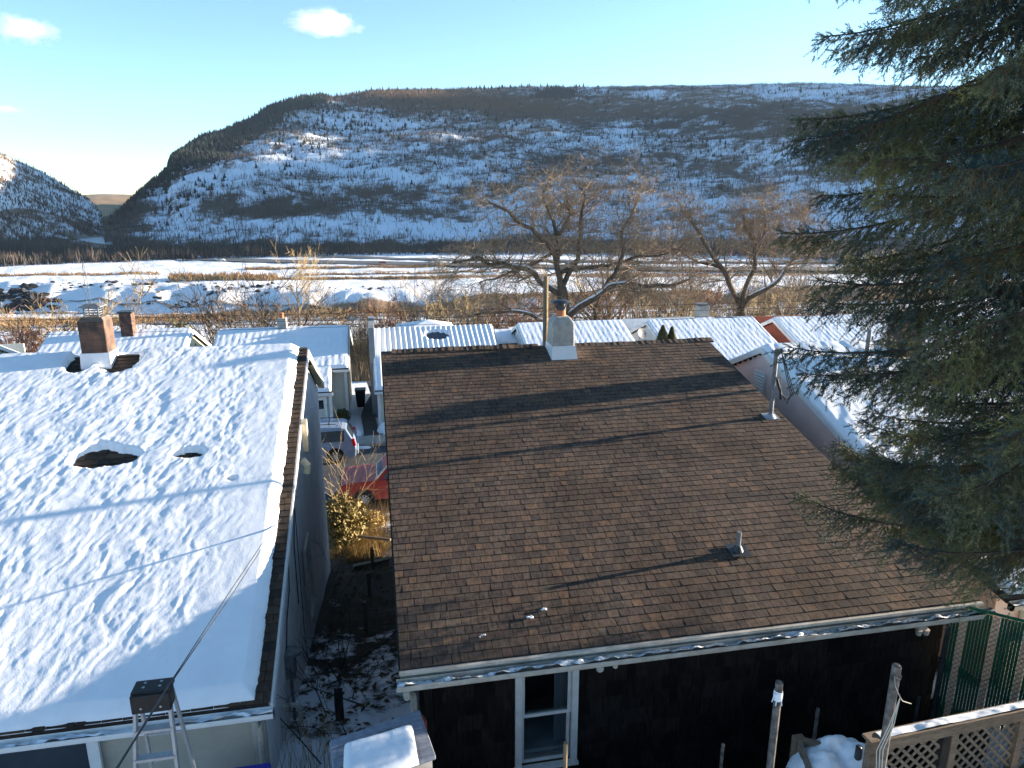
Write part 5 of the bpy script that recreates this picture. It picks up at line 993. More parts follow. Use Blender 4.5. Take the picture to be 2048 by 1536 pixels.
q = MB(); fz = .013
a_, b_ = [(pxx(1.47), py0 + .11, pz0 + 1.165), (pxx(1.47), py0 + 1.84, pz0 + 1.165), (pxx(1.93), py0 + 1.71, pz0 + 1.70), (pxx(1.93), py0 + .24, pz0 + 1.70)], 0
for i in range(4): q.bar(a_[i], a_[(i + 1) % 4], .04)
q.build('windshield_frame', M['white'], pk)
for sx in (.92, 4.2):
    for sd_, yy in ((-1, py0 + .10), (1, py0 + 1.85)): wheel(pk, pxx(sx), yy, pz0 + .36, .36, .24, sd_)
    q = MB(); yy = py0 - .004; V = [(pxx(sx), yy, pz0 + .36)] + [(pxx(sx) + .46 * math.cos(t_), yy, pz0 + .38 + .43 * math.sin(t_)) for t_ in np.linspace(-.25, math.pi + .25, 22)]; q.add(V, [(0, i, i + 1) for i in range(1, 22)]); q.build('wheel_arch', M['black'], pk)
q = MB(); q.box((pxx(-.05), py0 + .97, pz0 + .52), (.14, 1.95, .18)); q.build('bumper', M['alu'], pk, bevel=.03)
q = MB(); q.box((pxx(.0), py0 + .97, pz0 + .84), (.05, 1.1, .20)); q.build('grille', M['darkmetal'], pk)
for yy in (py0 + .25, py0 + 1.7): q = MB(); q.tube([(pxx(-.03), yy, pz0 + .84), (pxx(.05), yy, pz0 + .84)], .10, 16); q.build('headlight', M['glass'], pk)
q = MB(); q.box((pxx(1.9), py0 - .12, pz0 + 1.22), (.12, .16, .14)); q.build('side_mirror', M['black'], pk, bevel=.02); anchor(pk)
# far vehicles on the highway
def far_truck(u, v, m, label, L=7.5, H=2.6, name='dump_truck', cat='truck'):
    p = atZ(u, v, -45); z = gz(p[0], p[1]) + .4; t = thing(name, label, cat, (p[0], p[1], z)); q = MB()
    q.hexa([(p[0] - L * .18, p[1] - 1.2, z + .9), (p[0] + L / 2, p[1] - 1.2, z + .9), (p[0] + L / 2, p[1] + 1.2, z + .9), (p[0] - L * .18, p[1] + 1.2, z + .9)], [(p[0] - L * .22, p[1] - 1.3, z + H), (p[0] + L / 2 + .3, p[1] - 1.3, z + H), (p[0] + L / 2 + .3, p[1] + 1.3, z + H), (p[0] - L * .22, p[1] + 1.3, z + H)]); q.build('bed', m, t)
    q = MB(); q.box((p[0] - L * .33, p[1], z + 1.5), (L * .24, 2.2, 2.0)); q.box((p[0] - L * .43, p[1], z + 1.1), (L * .12, 2.1, 1.0)); q.build('cab', m, t, bevel=.1)
    for k in (-.38, .15, .36):
        q = MB(); q.tube([(p[0] + L * k, p[1] - 1.25, z + .5), (p[0] + L * k, p[1] + 1.25, z + .5)], .5, 14); q.build('wheel', M['rubber'], t)
    anchor(t)
far_truck(245, 514, mat('orange_paint', (.42, .13, .04), .5), 'orange dump truck on the distant highway', 8.5, 3)
def far_car(u, v, m, label, name='distant_car', L=4.4):
    p = atZ(u, v, -45); z = gz(p[0], p[1]) + .45; t = thing(name, label, 'car', (p[0], p[1], z)); q = MB()
    side_body(q, [(p[0] + a * L, z + b_) for a, b_ in [(-.5, .35), (-.5, .85), (-.25, .95), (-.14, 1.4), (.22, 1.42), (.36, .98), (.5, .9), (.5, .35)]], p[1] - .9, p[1] + .9, .2, z + .95); q.build('body', m, t, bevel=.05)
    for k in (-.32, .3): q = MB(); q.tube([(p[0] + L * k, p[1] - .92, z + .33), (p[0] + L * k, p[1] + .92, z + .33)], .33, 12); q.build('wheel', M['rubber'], t)
    anchor(t)
far_car(428, 522, M['silver'], 'left one of two pale cars close together on the distant highway'); far_car(444, 523, M['white'], 'right one of two pale cars close together on the distant highway'); far_car(113, 508, M['white'], 'white car at the far left of the distant highway'); far_car(765, 527, mat('maroon', (.25, .03, .03), .4), 'dark red pickup on the highway below the snowy clearing', L=5.4)
far_car(357, 521, M['silver'], 'pale car just left of the golden reeds on the highway')
for k, (u_, v_) in enumerate([(47, 505), (187, 508), (385, 504), (460, 508), (490, 507), (510, 505), (628, 521)]):
    p = atZ(u_, v_ + 4, -45); z = gz(p[0], p[1]); t = thing('road_sign', 'small white sign standing along the distant highway', 'sign', (p[0], p[1], z), 'small signs along the highway'); q = MB(); q.box((p[0], p[1], z + 2.6), (1.3, .08, 1.2)); q.build('sign_panel', M['white'], t); q = MB(); q.box((p[0], p[1] + .08, z + 1.5), (.12, .06, 3)); q.build('post', M['galv'], t); anchor(t)
# lattice masts by the railway
for k, (u_, vt_, lab) in enumerate([(165, 522, 'thin lattice mast behind the sooty brick chimney'), (830, 535, 'thin lattice mast standing above the pyramid roof')]):
    p = atY(u_, vt_, 300); z0 = gz(p[0], 300); H = p[2] - z0; t = thing('lattice_mast', lab, 'mast', (p[0], 300, z0)); q = MB()
    for sx in (-1, 1): q.bar((p[0] + sx * 1.3, 300, z0), (p[0] + sx * .25, 300, z0 + H), .14)
    for i in range(12):
        f0, f1 = i / 12, (i + 1) / 12; w0, w1 = 1.3 - 1.05 * f0, 1.3 - 1.05 * f1; s = 1 if i % 2 else -1; q.bar((p[0] - s * w0, 300, z0 + H * f0), (p[0] + s * w1, 300, z0 + H * f1), .08)
    q.build('frame', M['galv'], t); anchor(t)

# utility poles and lines ------------------------------------------------
p = atY(1092, 552, 25.3); z0 = gz(p[0], 25.3); tp = thing('utility_pole', 'bare wooden utility pole rising behind the brown roof beside its chimney', 'utility pole', (p[0], 25.3, z0)); q = MB(); q.tube([(p[0], 25.3, z0 - .3), (p[0], 25.3, p[2])], [.15, .085], 14); q.build('pole', M['polewood'], tp); anchor(tp)
pa = Vector((p[0], 25.3, p[2]))
p = atY(1622, 722, 19.3); z0 = gz(p[0], 19.3); tp = thing('utility_pole', 'utility pole with cables partly hidden by the spruce edge', 'utility pole', (p[0], 19.3, z0)); q = MB(); q.tube([(p[0], 19.3, z0 - .3), (p[0], 19.3, p[2] + .6)], [.14, .12], 14); q.build('pole', M['polewood'], tp)
q = MB(); q.box((p[0], 19.15, p[2] - .2), (.5, .06, .08)); q.tube([(p[0] - .2, 19.1, p[2] - .2), (p[0] - .3, 19.0, p[2] - 1.5), (p[0] - .18, 19.1, z0)], .02, 6); q.tube([(p[0] + .1, 19.1, p[2] - .2), (p[0] + .13, 19.1, z0)], .025, 6); q.build('cables', M['cable'], tp); anchor(tp)
pb = Vector((p[0], 19.3, p[2]))
def wire(name, a, b, sag, r, label, n=24, group=None, m=None):
    a, b = Vector(a), Vector(b); q = MB(); q.tube([a.lerp(b, k / n) - Vector((0, 0, sag * 4 * (k / n) * (1 - k / n))) for k in range(n + 1)], r, 5); return tag(q.build(name, m or M['cable']), label, 'cable', group)
for k, dz in enumerate((-.05, -.9, -1.25)):
    zw = atY(1092, 598 + 13 * k, 25.3)[2]; a = Vector((-32, 25.3, zw)); c = Vector((52, 25.3, zw - .2)); wire('overhead_wire', a, c, .25, .008, ['topmost street wire crossing behind both near roofs', 'second street wire crossing behind both near roofs', 'lowest street wire crossing behind both near roofs'][k], 50, 'street wires behind the near houses')
wire('overhead_wire', (mx_ + .1, my_ - .05, mz_ + 1.36), atY(2200, 700, 19.0), .2, .012, 'service wire running right from the roof mast into the spruce')
# the two cables from the stucco wall towards the camera
a = Vector((-1.52, 12.2, -5.02)); b = Vector(atY(338, 1372, 6.25)); c = Vector(atY(232, 1540, 4.6)); d = c + (c - b) * 1.2
for k, off in enumerate((0.0, .085)):
    q = MB(); pts = [a + Vector((0, 0, off * -1.2)), a.lerp(b, .33) + Vector((-off * .5, 0, -.05)), a.lerp(b, .66) + Vector((-off * .6, 0, -.05)), b + Vector((-off * .1, 0, 0)), c + Vector((off * .02, 0, .01 * k)), d]; q.tube(pts, [.006, .006, .006, .006, .008, .009], 6)
    tag(q.build('service_cable', M['cable']), ['upper of the two cables strung over the snowy roof past the ladder', 'lower of the two cables strung over the snowy roof past the ladder'][k], 'cable', 'cables strung from the stucco wall')
# ------------------------------------------------------------------ foreground
# stepladder
lx0, lx1, ly = -2.50, -2.17, 6.55; lz = -4.66; lg = gz(-2.3, 6.5)
lad = thing('stepladder', 'aluminium stepladder with black top standing at the snowy eave', 'ladder', (-2.33, 6.55, lg))
q = MB(); q.box((-2.335, 6.56, lz), (.36, .20, .05)); q.box((-2.335, 6.445, lz - .09), (.36, .035, .20)); 
for sx in (-1, 1): q.box((-2.335 + sx * .17, 6.52, lz - .09), (.025, .15, .18))
cap = q.build('top_cap', M['black'], lad, bevel=.012)
q = MB()
for sx, sy in ((-.08, .05), (.07, .05), (-.08, -.02), (.07, -.02)): q.tube([(-2.335 + sx, 6.56 + sy, lz + .025), (-2.335 + sx, 6.56 + sy, lz + .028)], .014, 10)
for sx in (-.09, .09): q.tube([(-2.335 + sx, 6.4255, lz - .13), (-2.335 + sx, 6.4245, lz - .13)], .012, 10)
q.build('cap_bolts', M['alu'], cap)
def rail(s, f, spread, y_end):
    a = Vector((-2.335 + s * .155, 6.50 if f else 6.62, lz - .10)); b_ = Vector((-2.335 + s * spread, y_end, lg)); return a, b_
for s in (-1, 1):
    a, b_ = rail(s, 1, .29, 5.95); q = MB(); q.bar(a, b_, .028, .07, up=(0, 1, 0)); q.build('rail', M['alu'], lad)
    a, b_ = rail(s, 0, .27, 7.0); q = MB(); q.bar(a, b_, .025, .045, up=(0, 1, 0)); q.build('leg', M['alu'], lad)
for k in range(1, 9):
    f = k / 9; aL, bL = rail(-1, 1, .29, 5.95); aR, bR = rail(1, 1, .29, 5.95); c0 = aL.lerp(bL, f); c1 = aR.lerp(bR, f); q = MB(); q.box(tuple((c0 + c1) / 2), ((c1 - c0).length, .085, .03)); q.build('step', M['alu'], lad)
for k in (2, 5, 8):
    f = k / 9; aL, bL = rail(-1, 0, .27, 7.0); aR, bR = rail(1, 0, .27, 7.0); q = MB(); q.bar(aL.lerp(bL, f), aR.lerp(bR, f), .02); q.build('rear_brace', M['alu'], lad)
anchor(lad)
# playhouse / plastic shed with snow cap
zt = -5.95; c = [atZ(658, 1482, zt - .03), atZ(840, 1420, zt + .03), atZ(872, 1512, zt - .08), atZ(672, 1585, zt - .12)]; c = [Vector(p) for p in c]
sh = thing('plastic_shed', 'small shed with grey tiled roof and a thick slab of snow', 'shed', ((c[0] + c[2]) / 2 + Vector((0, 0, -1.5))))
q = MB(); up = Vector((0, 0, .05)); q.hexa([p - up for p in c[::-1]], c[::-1]); shr = q.build('roof', M['plasticgrey'], sh, bevel=.012)
q = MB(); ud = (c[1] - c[0]).normalized(); vd_ = (c[0] - c[3]).normalized(); nn = ud.cross(vd_).normalized(); W_ = (c[1] - c[0]).length; H_ = (c[0] - c[3]).length; rn = random.Random(4)
for i in range(5):
    v0 = H_ * i / 5; u_ = -rn.uniform(0, .1)
    while u_ < W_ - .02:
        w_ = rn.uniform(.11, .17); a_ = max(.012, u_); b_ = min(W_ - .012, u_ + w_ - .006); u_ += w_
        if b_ - a_ < .03: continue
        P4 = [c[3].lerp(c[2], s_ / W_).lerp(c[0].lerp(c[1], s_ / W_), t_ / H_) for s_, t_ in ((a_, v0 + .006), (b_, v0 + .006), (b_, v0 + H_ / 5 - .004), (a_, v0 + H_ / 5 - .004))]
        hh = [.018, .018, .006, .006]; q.add([p + Vector((0, 0, h)) for p, h in zip(P4, hh)] + [P4[0], P4[1]], [(0, 1, 2, 3), (4, 5, 1, 0)])
q.build('roof_tiles', M['plasticgrey'], shr)
# snow slab
nx, ny = 60, 44; G = np.zeros((ny, nx, 3)); s_c = [atZ(672, 1545, zt + .02), atZ(850, 1508, zt + .02), atZ(832, 1450, zt + .05), atZ(672, 1488, zt + .05)]
s_c = [atZ(684, 1600, zt), atZ(838, 1528, zt), atZ(826, 1458, zt + .04), atZ(688, 1497, zt + .04)]
for j in range(ny):
    for i in range(nx):
        s, t_ = i / (nx - 1), j / (ny - 1); p = (s_c[0] * (1 - s) + s_c[1] * s) * (1 - t_) + (s_c[3] * (1 - s) + s_c[2] * s) * t_; e = min(s, 1 - s) * 8; e2 = min(t_, 1 - t_) * 7; k = min(1, max(0, min(e, e2))); h = .12 * math.sqrt(1 - (1 - k) ** 2) ; G[j, i] = (p[0], p[1], p[2] + .0 + h)
G[..., 2] += .015 * (fbm(G[..., 0] * 9, G[..., 1] * 9, 3, 3) - .5); gridmesh('snow_slab', G, M['snow'], shr)
q = MB(); ce = sum(c, Vector()) / 4; wl = [p.lerp(ce, .07) for p in c[::-1]]; q.hexa([p - Vector((0, 0, 1.9)) for p in wl], [p - Vector((0, 0, .045)) for p in wl]); q.build('wall', M['white_old'], sh); anchor(sh)
q = MB(); p = atY(846, 1437, 7.5); q.box((p[0], p[1], p[2] - .9), (.06, .12, 1.8), .3); tag(q.build('red_board', M['brickred'], bevel=.005), 'brick red board standing behind the right corner of the tiled shed', 'board')
q = MB(); p = atY(676, 1381, 9.9); zg = gz(p[0], 9.9); q.box((p[0], 9.9, (p[2] + zg) / 2), (.125, .125, p[2] - zg)); tag(q.build('fence_post', M['darkwood'], bevel=.006), 'dark square wooden post standing alone in the snowy side yard', 'post')
q = MB(); q.box((atY(490, 1530, 7.5)[0], 7.55, -7.2), (.5, .4, .9)); tag(q.build('covered_box', M['bluetarp'], bevel=.03), 'blue box below the eave right of the stepladder', 'box')
# standing pipes
def pipe(u, v, Yd, r, label, m, top=True, bot=None, lean=(0, 0), tape=False, rope=False, name='steel_pipe'):
    p = atY(u, v, Yd); zg = gz(p[0], Yd) if bot is None else bot; t = thing(name, label, 'pipe', (p[0], Yd, zg)); q = MB(); q.tube([(p[0] + lean[0], Yd, zg - .2), (p[0], Yd, p[2])], r, 16, caps=False); q.tube([(p[0] + lean[0], Yd, zg - .2), (p[0], Yd, p[2] - .002)], r * .82, 14); q.build('pipe', m, t, smooth=True)
    if tape:
        q = MB()
        for k in range(6): q.tube([(p[0] + rn.uniform(-.004, .004), Yd, p[2] - .11 - .018 * k), (p[0], Yd, p[2] - .13 - .018 * k)], [r * 1.12, r * (1.12 + .12 * rn.random())], 14)
        for k in range(5): a_ = k * 1.3; q.tube([(p[0] + r * math.cos(a_), Yd + r * math.sin(a_), p[2] - .2), (p[0] + r * 1.3 * math.cos(a_), Yd + r * 1.3 * math.sin(a_), p[2] - .27)], .006, 5)
        q.build('frost_wrap', M['snow'], t)
    if rope:
        q = MB()
        for k in range(3):
            x_ = p[0]; z_ = p[2]; q.tube([(x_ - r * 1.1, Yd - r, z_ - .10), (x_ + r * .2, Yd - r * 1.4, z_ - .13), (x_ + r * 1.2, Yd - r * .4, z_ - .12)], .005, 5)
            q.tube([(x_ - r * 1.1, Yd - r, z_ - .10), (x_ - r * .9, Yd - r * 1.5, z_ - .2), (x_ + r * .7, Yd - r * 1.6, z_ - .34), (x_ - .02 - .03 * k, Yd - r * 2 - .01, z_ - .66), (x_ - .09 - .04 * k, Yd - r * 2, z_ - .95), (x_ - .06 - .03 * k, Yd - r * 2, z_ - 1.3)], .005, 5)
        q.tube([(x_ + r * .7, Yd - r * 1.6, z_ - .34), (x_ + .10, Yd - .04, z_ - .42), (x_ + .21, Yd - .04, z_ - .47)], .005, 5); q.build('rope', M['rope'], t)
    anchor(t)
pipe(1559, 1364, 6.0, .042, 'tall rusty standing pipe with frosty wrap near its top', M['oldpipe'], tape=True); pipe(1794, 1330, 5.5, .046, 'tall standing pipe with pale rope hanging, behind the lattice railing end', M['oldpipe'], rope=True)
pipe(1636, 1417, 6.9, .022, 'thin short pipe between the two tall standing pipes', M['oldpipe']); pipe(1446, 1488, 6.4, .02, 'thin pipe with snow at its foot left of the frosty pipe', M['oldpipe']); pipe(1131, 1486, 6.3, .024, 'thin mossy pipe in front of the rear window', M['polewood']); pipe(1719, 1494, 6.0, .04, 'short capped pipe inside the snowy planter', M['darkmetal']); pipe(1838, 1393, 7.0, .02, 'thin dark rod before the green slatted fence', M['darkmetal'])
mound('snow_heap', (3.15, 5.85, -6.52), (.42, .3, .22), 'snow heap at the bottom edge left of the frosty pipe', seed=12); mound('snow_heap', (3.0, 5.5, -6.75), (.9, .5, .2), 'broad low snow bed beneath the heap near the frosty pipe', seed=13)
# planter
pz = -6.40; p0, p1, p2 = atZ(1597, 1482, pz + .05), atZ(1738, 1512, pz), atZ(1625, 1560, pz); t = thing('wooden_planter', 'weathered wooden planter frame heaped with snow beside the railing', 'planter', (p0[0] + .4, p0[1] - .3, -7)); q = MB()
q.bar(p0, p1, .05, .10); q.bar(p0, p2, .05, .10); q.bar(Vector(p1), Vector(p1) + Vector(p2) - Vector(p0), .05, .10); q.build('frame', M['wood'], t); q = MB(); q.box((p0[0], p0[1], p0[2] - .15), (.13, .09, .42)); q.build('corner_post', M['deckwood'], t)
mound('snow_fill', ((p1[0] + p2[0]) / 2 + .08, (p1[1] + p2[1]) / 2 + .12, pz - .22), (.62, .45, .36), None, seed=15, parent=t); anchor(t)
# deck railing with lattice
A0 = Vector(atZ(1738, 1478, -5.72)); A1 = Vector(atZ(2048, 1413, -5.72)); dr = (A1 - A0); A2 = A0 + dr * 1.9; dr.normalize(); pn = Vector((dr.y, -dr.x, 0)) 
rl = thing('deck_railing', 'wooden deck railing with diagonal lattice and snow on the top rail', 'railing', (A0.x, A0.y, -6.8)); q = MB(); q.bar(A0 - dr * .03, A2, .15, .035); q.build('top_rail', M['deckwood'], rl, bevel=.004)
q = MB(); q.bar(A0 + Vector((0, 0, -.075)) + pn * .05, A2 + Vector((0, 0, -.075)) + pn * .05, .035, .10); q.bar(A0 + Vector((0, 0, -.95)), A2 + Vector((0, 0, -.95)), .035, .09); q.build('lattice_frame', M['deckwood'], rl)
Lr = (A2 - A0).length
for s in (0.05, 1.02, 1.14, 2.1, 2.9):
    if s > Lr: continue
    q = MB(); b_ = A0 + dr * s; q.box((b_.x, b_.y, b_.z - .55), (.09, .09, 1.06), math.atan2(dr.y, dr.x)); q.build('post', M['darkwood'] if s in (1.02,) else M['deckwood'], rl)
q = MB(); Hl = .82; base = A0 + Vector((0, 0, -.93)); st = .145
for sgn, off in ((1, .0), (-1, .012)):
    k = -Hl
    while k < Lr:
        # diagonal from (k,0) to (k+Hl,Hl), clipped to [0,Lr]
        s0, s1 = max(k, 0), min(k + Hl, Lr)
        if s1 - s0 > .03:
            h0, h1 = s0 - k, s1 - k
            if sgn < 0: h0, h1 = Hl - h0, Hl - h1
            q.bar(base + dr * s0 + Vector((0, 0, h0)) + pn * off, base + dr * s1 + Vector((0, 0, h1)) + pn * off, .036, .008, up=pn)
        k += st
q.build('lattice', M['wood'], rl)
n = 160; ss = np.linspace(.12, Lr, n); ww = np.linspace(-.055, .045, 9); S_, Wg = np.meshgrid(ss, ww); hh = .035 * np.sqrt(np.clip(1 - (Wg / .058) ** 2, 0, 1)) * (.5 + fbm(S_ * 7, Wg * 20, 3, 3)) * np.clip(.3 + 2 * (fbm(S_ * 2.2, S_ * 0, 2, 4) - .2), 0, 1)
P = np.stack([A0.x + dr.x * S_ + pn.x * Wg, A0.y + dr.y * S_ + pn.y * Wg, A0.z + dr.z * S_ + .014 + hh], -1); gridmesh('rail_snow', P, M['snow'], rl); anchor(rl)
dk = thing('snowy_deck', 'snow-covered deck floor behind the lattice railing', 'deck', (7.2, 4.6, -6.8)); q = MB(); q.box((A0.x + 2.2, A0.y - .95, -6.72), (4.4, 1.8, .10)); q.build('floor', M['deckwood'], dk)
mound('deck_snow', (A0.x + 2.0, A0.y - .8, -6.72), (2.3, 1.0, .16), None, seed=18, parent=dk); anchor(dk)
# green slatted fence from the house corner towards the right
F0 = Vector((7.75, 7.55, 0)); F1 = Vector((9.9, 6.15, 0)); F0z, F1z = -5.52, -5.72; gb = -7.7
fd = (F1 - F0); FL = fd.length; fd.normalize(); fn = Vector((fd.y, -fd.x, 0)); fe = thing('slatted_fence', 'green and tan slatted chain-link fence at the corner of the brown house', 'fence', (F0.x, F0.y, gb))
q1 = MB(); q2 = MB(); s = .02; i = 0
while s < FL:
    tan = (i % 8) in (3,); w_ = .085 if tan else .033; zt_ = F0z + (F1z - F0z) * s / FL - .03; b_ = F0 + fd * (s + w_ / 2)
    (q2 if tan else q1).box((b_.x, b_.y, (zt_ + gb) / 2), (w_, .008, zt_ - gb), math.atan2(fd.y, fd.x)); s += w_ + (.007 if not tan else .012); i += 1
q1.build('green_slats', M['greenslat'], fe); q2.build('tan_slats', M['tanslat'], fe)
q = MB(); q.tube([F0 + Vector((0, 0, F0z)), F1 + Vector((0, 0, F1z))], .022, 8); q.build('top_rail', M['greenslat'], fe)
q = MB(); off = fn * .010; Hf = F0z - gb - .05
for sgn in (1, -1):
    k = -Hf
    while k < FL:
        s0, s1 = max(k, 0), min(k + Hf, FL)
        if s1 > s0 + .02:
            h0, h1 = s0 - k, s1 - k
            if sgn < 0: h0, h1 = Hf - h0, Hf - h1
            for o_ in (off,): q.bar(F0 + fd * s0 + Vector((0, 0, gb + h0)) + o_, F0 + fd * s1 + Vector((0, 0, gb + h1)) + o_, .004, .004)
        k += .08
q.build('chain_mesh', M['darkmetal'], fe)
for s in (0, FL * .5, FL): b_ = F0 + fd * s; q = MB(); q.cyl((b_.x + fn.x * .04, b_.y + fn.y * .04, gb), .03, F0z - gb + .03, 10); q.build('post', M['darkmetal'], fe)
anchor(fe)
# yard plants between the two houses
leafball('rhododendron', (-1.36, 21.6, -11.0), (.75, .8, .95), 2300, M['leaf'], 'leggy yellow-green shrub between the houses near the red pickup', leaf=.085, seed=7)
leafball('golden_shrub', (-.62, 23.6, -11.45), (.62, .5, .42), 1500, mat('golden_leaf', (.20, .15, .045), .8, col2=(.42, .27, .09), vs=6), 'low golden shrub hiding the front wheel of the red pickup', leaf=.05, seed=17)
def tuft(name, pts, h, m, label, seed, w=.006, ns=30): return scrub(name, np.array(pts), np.array(h), m, label, ns, seed, w)
r_ = np.random.default_rng(3); n = 240; xs = r_.normal(-.85, .38, n); ys = r_.normal(21.3, 1.1, n); tuft('dry_grass', np.stack([xs, ys, ground_z(xs, ys)], 1), r_.uniform(.15, .62, n) ** 1.2, M['grass'], 'sunlit dry golden grass under the shrub between the houses', 4, .009, 26)
n = 60; xs = r_.uniform(-1.0, .1, n); ys = r_.uniform(23.5, 25.6, n); tuft('dry_stalks', np.stack([xs, ys, ground_z(xs, ys)], 1), r_.uniform(.5, 1.3, n), M['twig_gold'], 'tall dry stalks next to the red pickup', 5, .006, 10)
q = MB(); rn = random.Random(9)
for k in range(7):
    branchy(q, (-1.35 + rn.uniform(-.15, .25), 21.4, -10.6), (rn.uniform(-.1, .5), rn.uniform(-.2, .2), 1), rn.uniform(2, 2.9), .02, 2, rn, 4, .3, .1, .5, 2, .006, .5)
tag(q.build('bare_shrub', M['twig_gold']), 'bare twiggy shrub rising above the rhododendron by the stucco corner', 'shrub')
q = MB()
for k in range(16):
    x_ = rn.uniform(-1.4, .0); y_ = rn.uniform(8.5, 13); branchy(q, (x_, y_, gz(x_, y_)), (rn.gauss(0, .35), rn.gauss(0, .3), 1), rn.uniform(.7, 1.8), .012, 2, rn, 4, .5, .0, .6, 2, .004, .8)
tag(q.build('alley_twigs', M['twig_dark']), 'thin bare saplings and vines growing in the snowy side yard', 'brush', kind='stuff')
n = 60; xs = np.concatenate([r_.uniform(-1.55, -.9, 40), r_.uniform(-2.3, -1.0, 20)]); ys = np.concatenate([r_.uniform(7.0, 9.5, 40), r_.uniform(6.2, 7.2, 20)]); tuft('tall_weeds', np.stack([xs, ys, ground_z(xs, ys)], 1), r_.uniform(.4, 1.1, n), M['twig_gold'], 'dry weeds at the foot of the stucco wall near the camera', 6, .004, 7)
q = MB()
for k in range(500):
    x_ = rn.uniform(-1.5, .1); y_ = rn.uniform(9, 21); z_ = gz(x_, y_) + .03; a_ = rn.uniform(0, 6.28); s = rn.uniform(.03, .09); q.add([(x_ - s * math.cos(a_), y_ - s * math.sin(a_), z_), (x_ + s * .5 * math.sin(a_), y_ - s * .5 * math.cos(a_), z_ + rn.uniform(0, .05)), (x_ + s * math.cos(a_), y_ + s * math.sin(a_), z_ + .01), (x_ - s * .5 * math.sin(a_), y_ + s * .5 * math.cos(a_), z_ + rn.uniform(0, .04))], [(0, 1, 2, 3)])
tag(q.build('fallen_leaves', mat('dead_leaf', (.06, .04, .022), .9, col2=(.12, .08, .04), vs=20)), 'dead leaves scattered on the side yard ground', 'leaves', kind='stuff')
t = thing('broken_fence', 'broken grey fence rails and posts standing in the side yard', 'fence', (-.5, 16.3, gz(-.5, 16.3)))
for k, y_ in enumerate((14.0, 16.3, 18.8)): q = MB(); q.box((-.55 + .05 * k, y_, gz(-.5, y_) + .25), (.09, .09, .9)); q.build('post', M['wood'], t)
q = MB(); q.bar((-.9, 21.0, gz(-.9, 21) + .5), (.1, 20.4, gz(0, 20.4) + .45), .07); q.build('rail', M['wood'], t)
q = MB(); q.bar((-1.0, 19.0, gz(-1, 19) + .1), (.0, 19.3, gz(0, 19.3) + .12), .14, .10); q.build('rail', M['wood'], t); anchor(t)

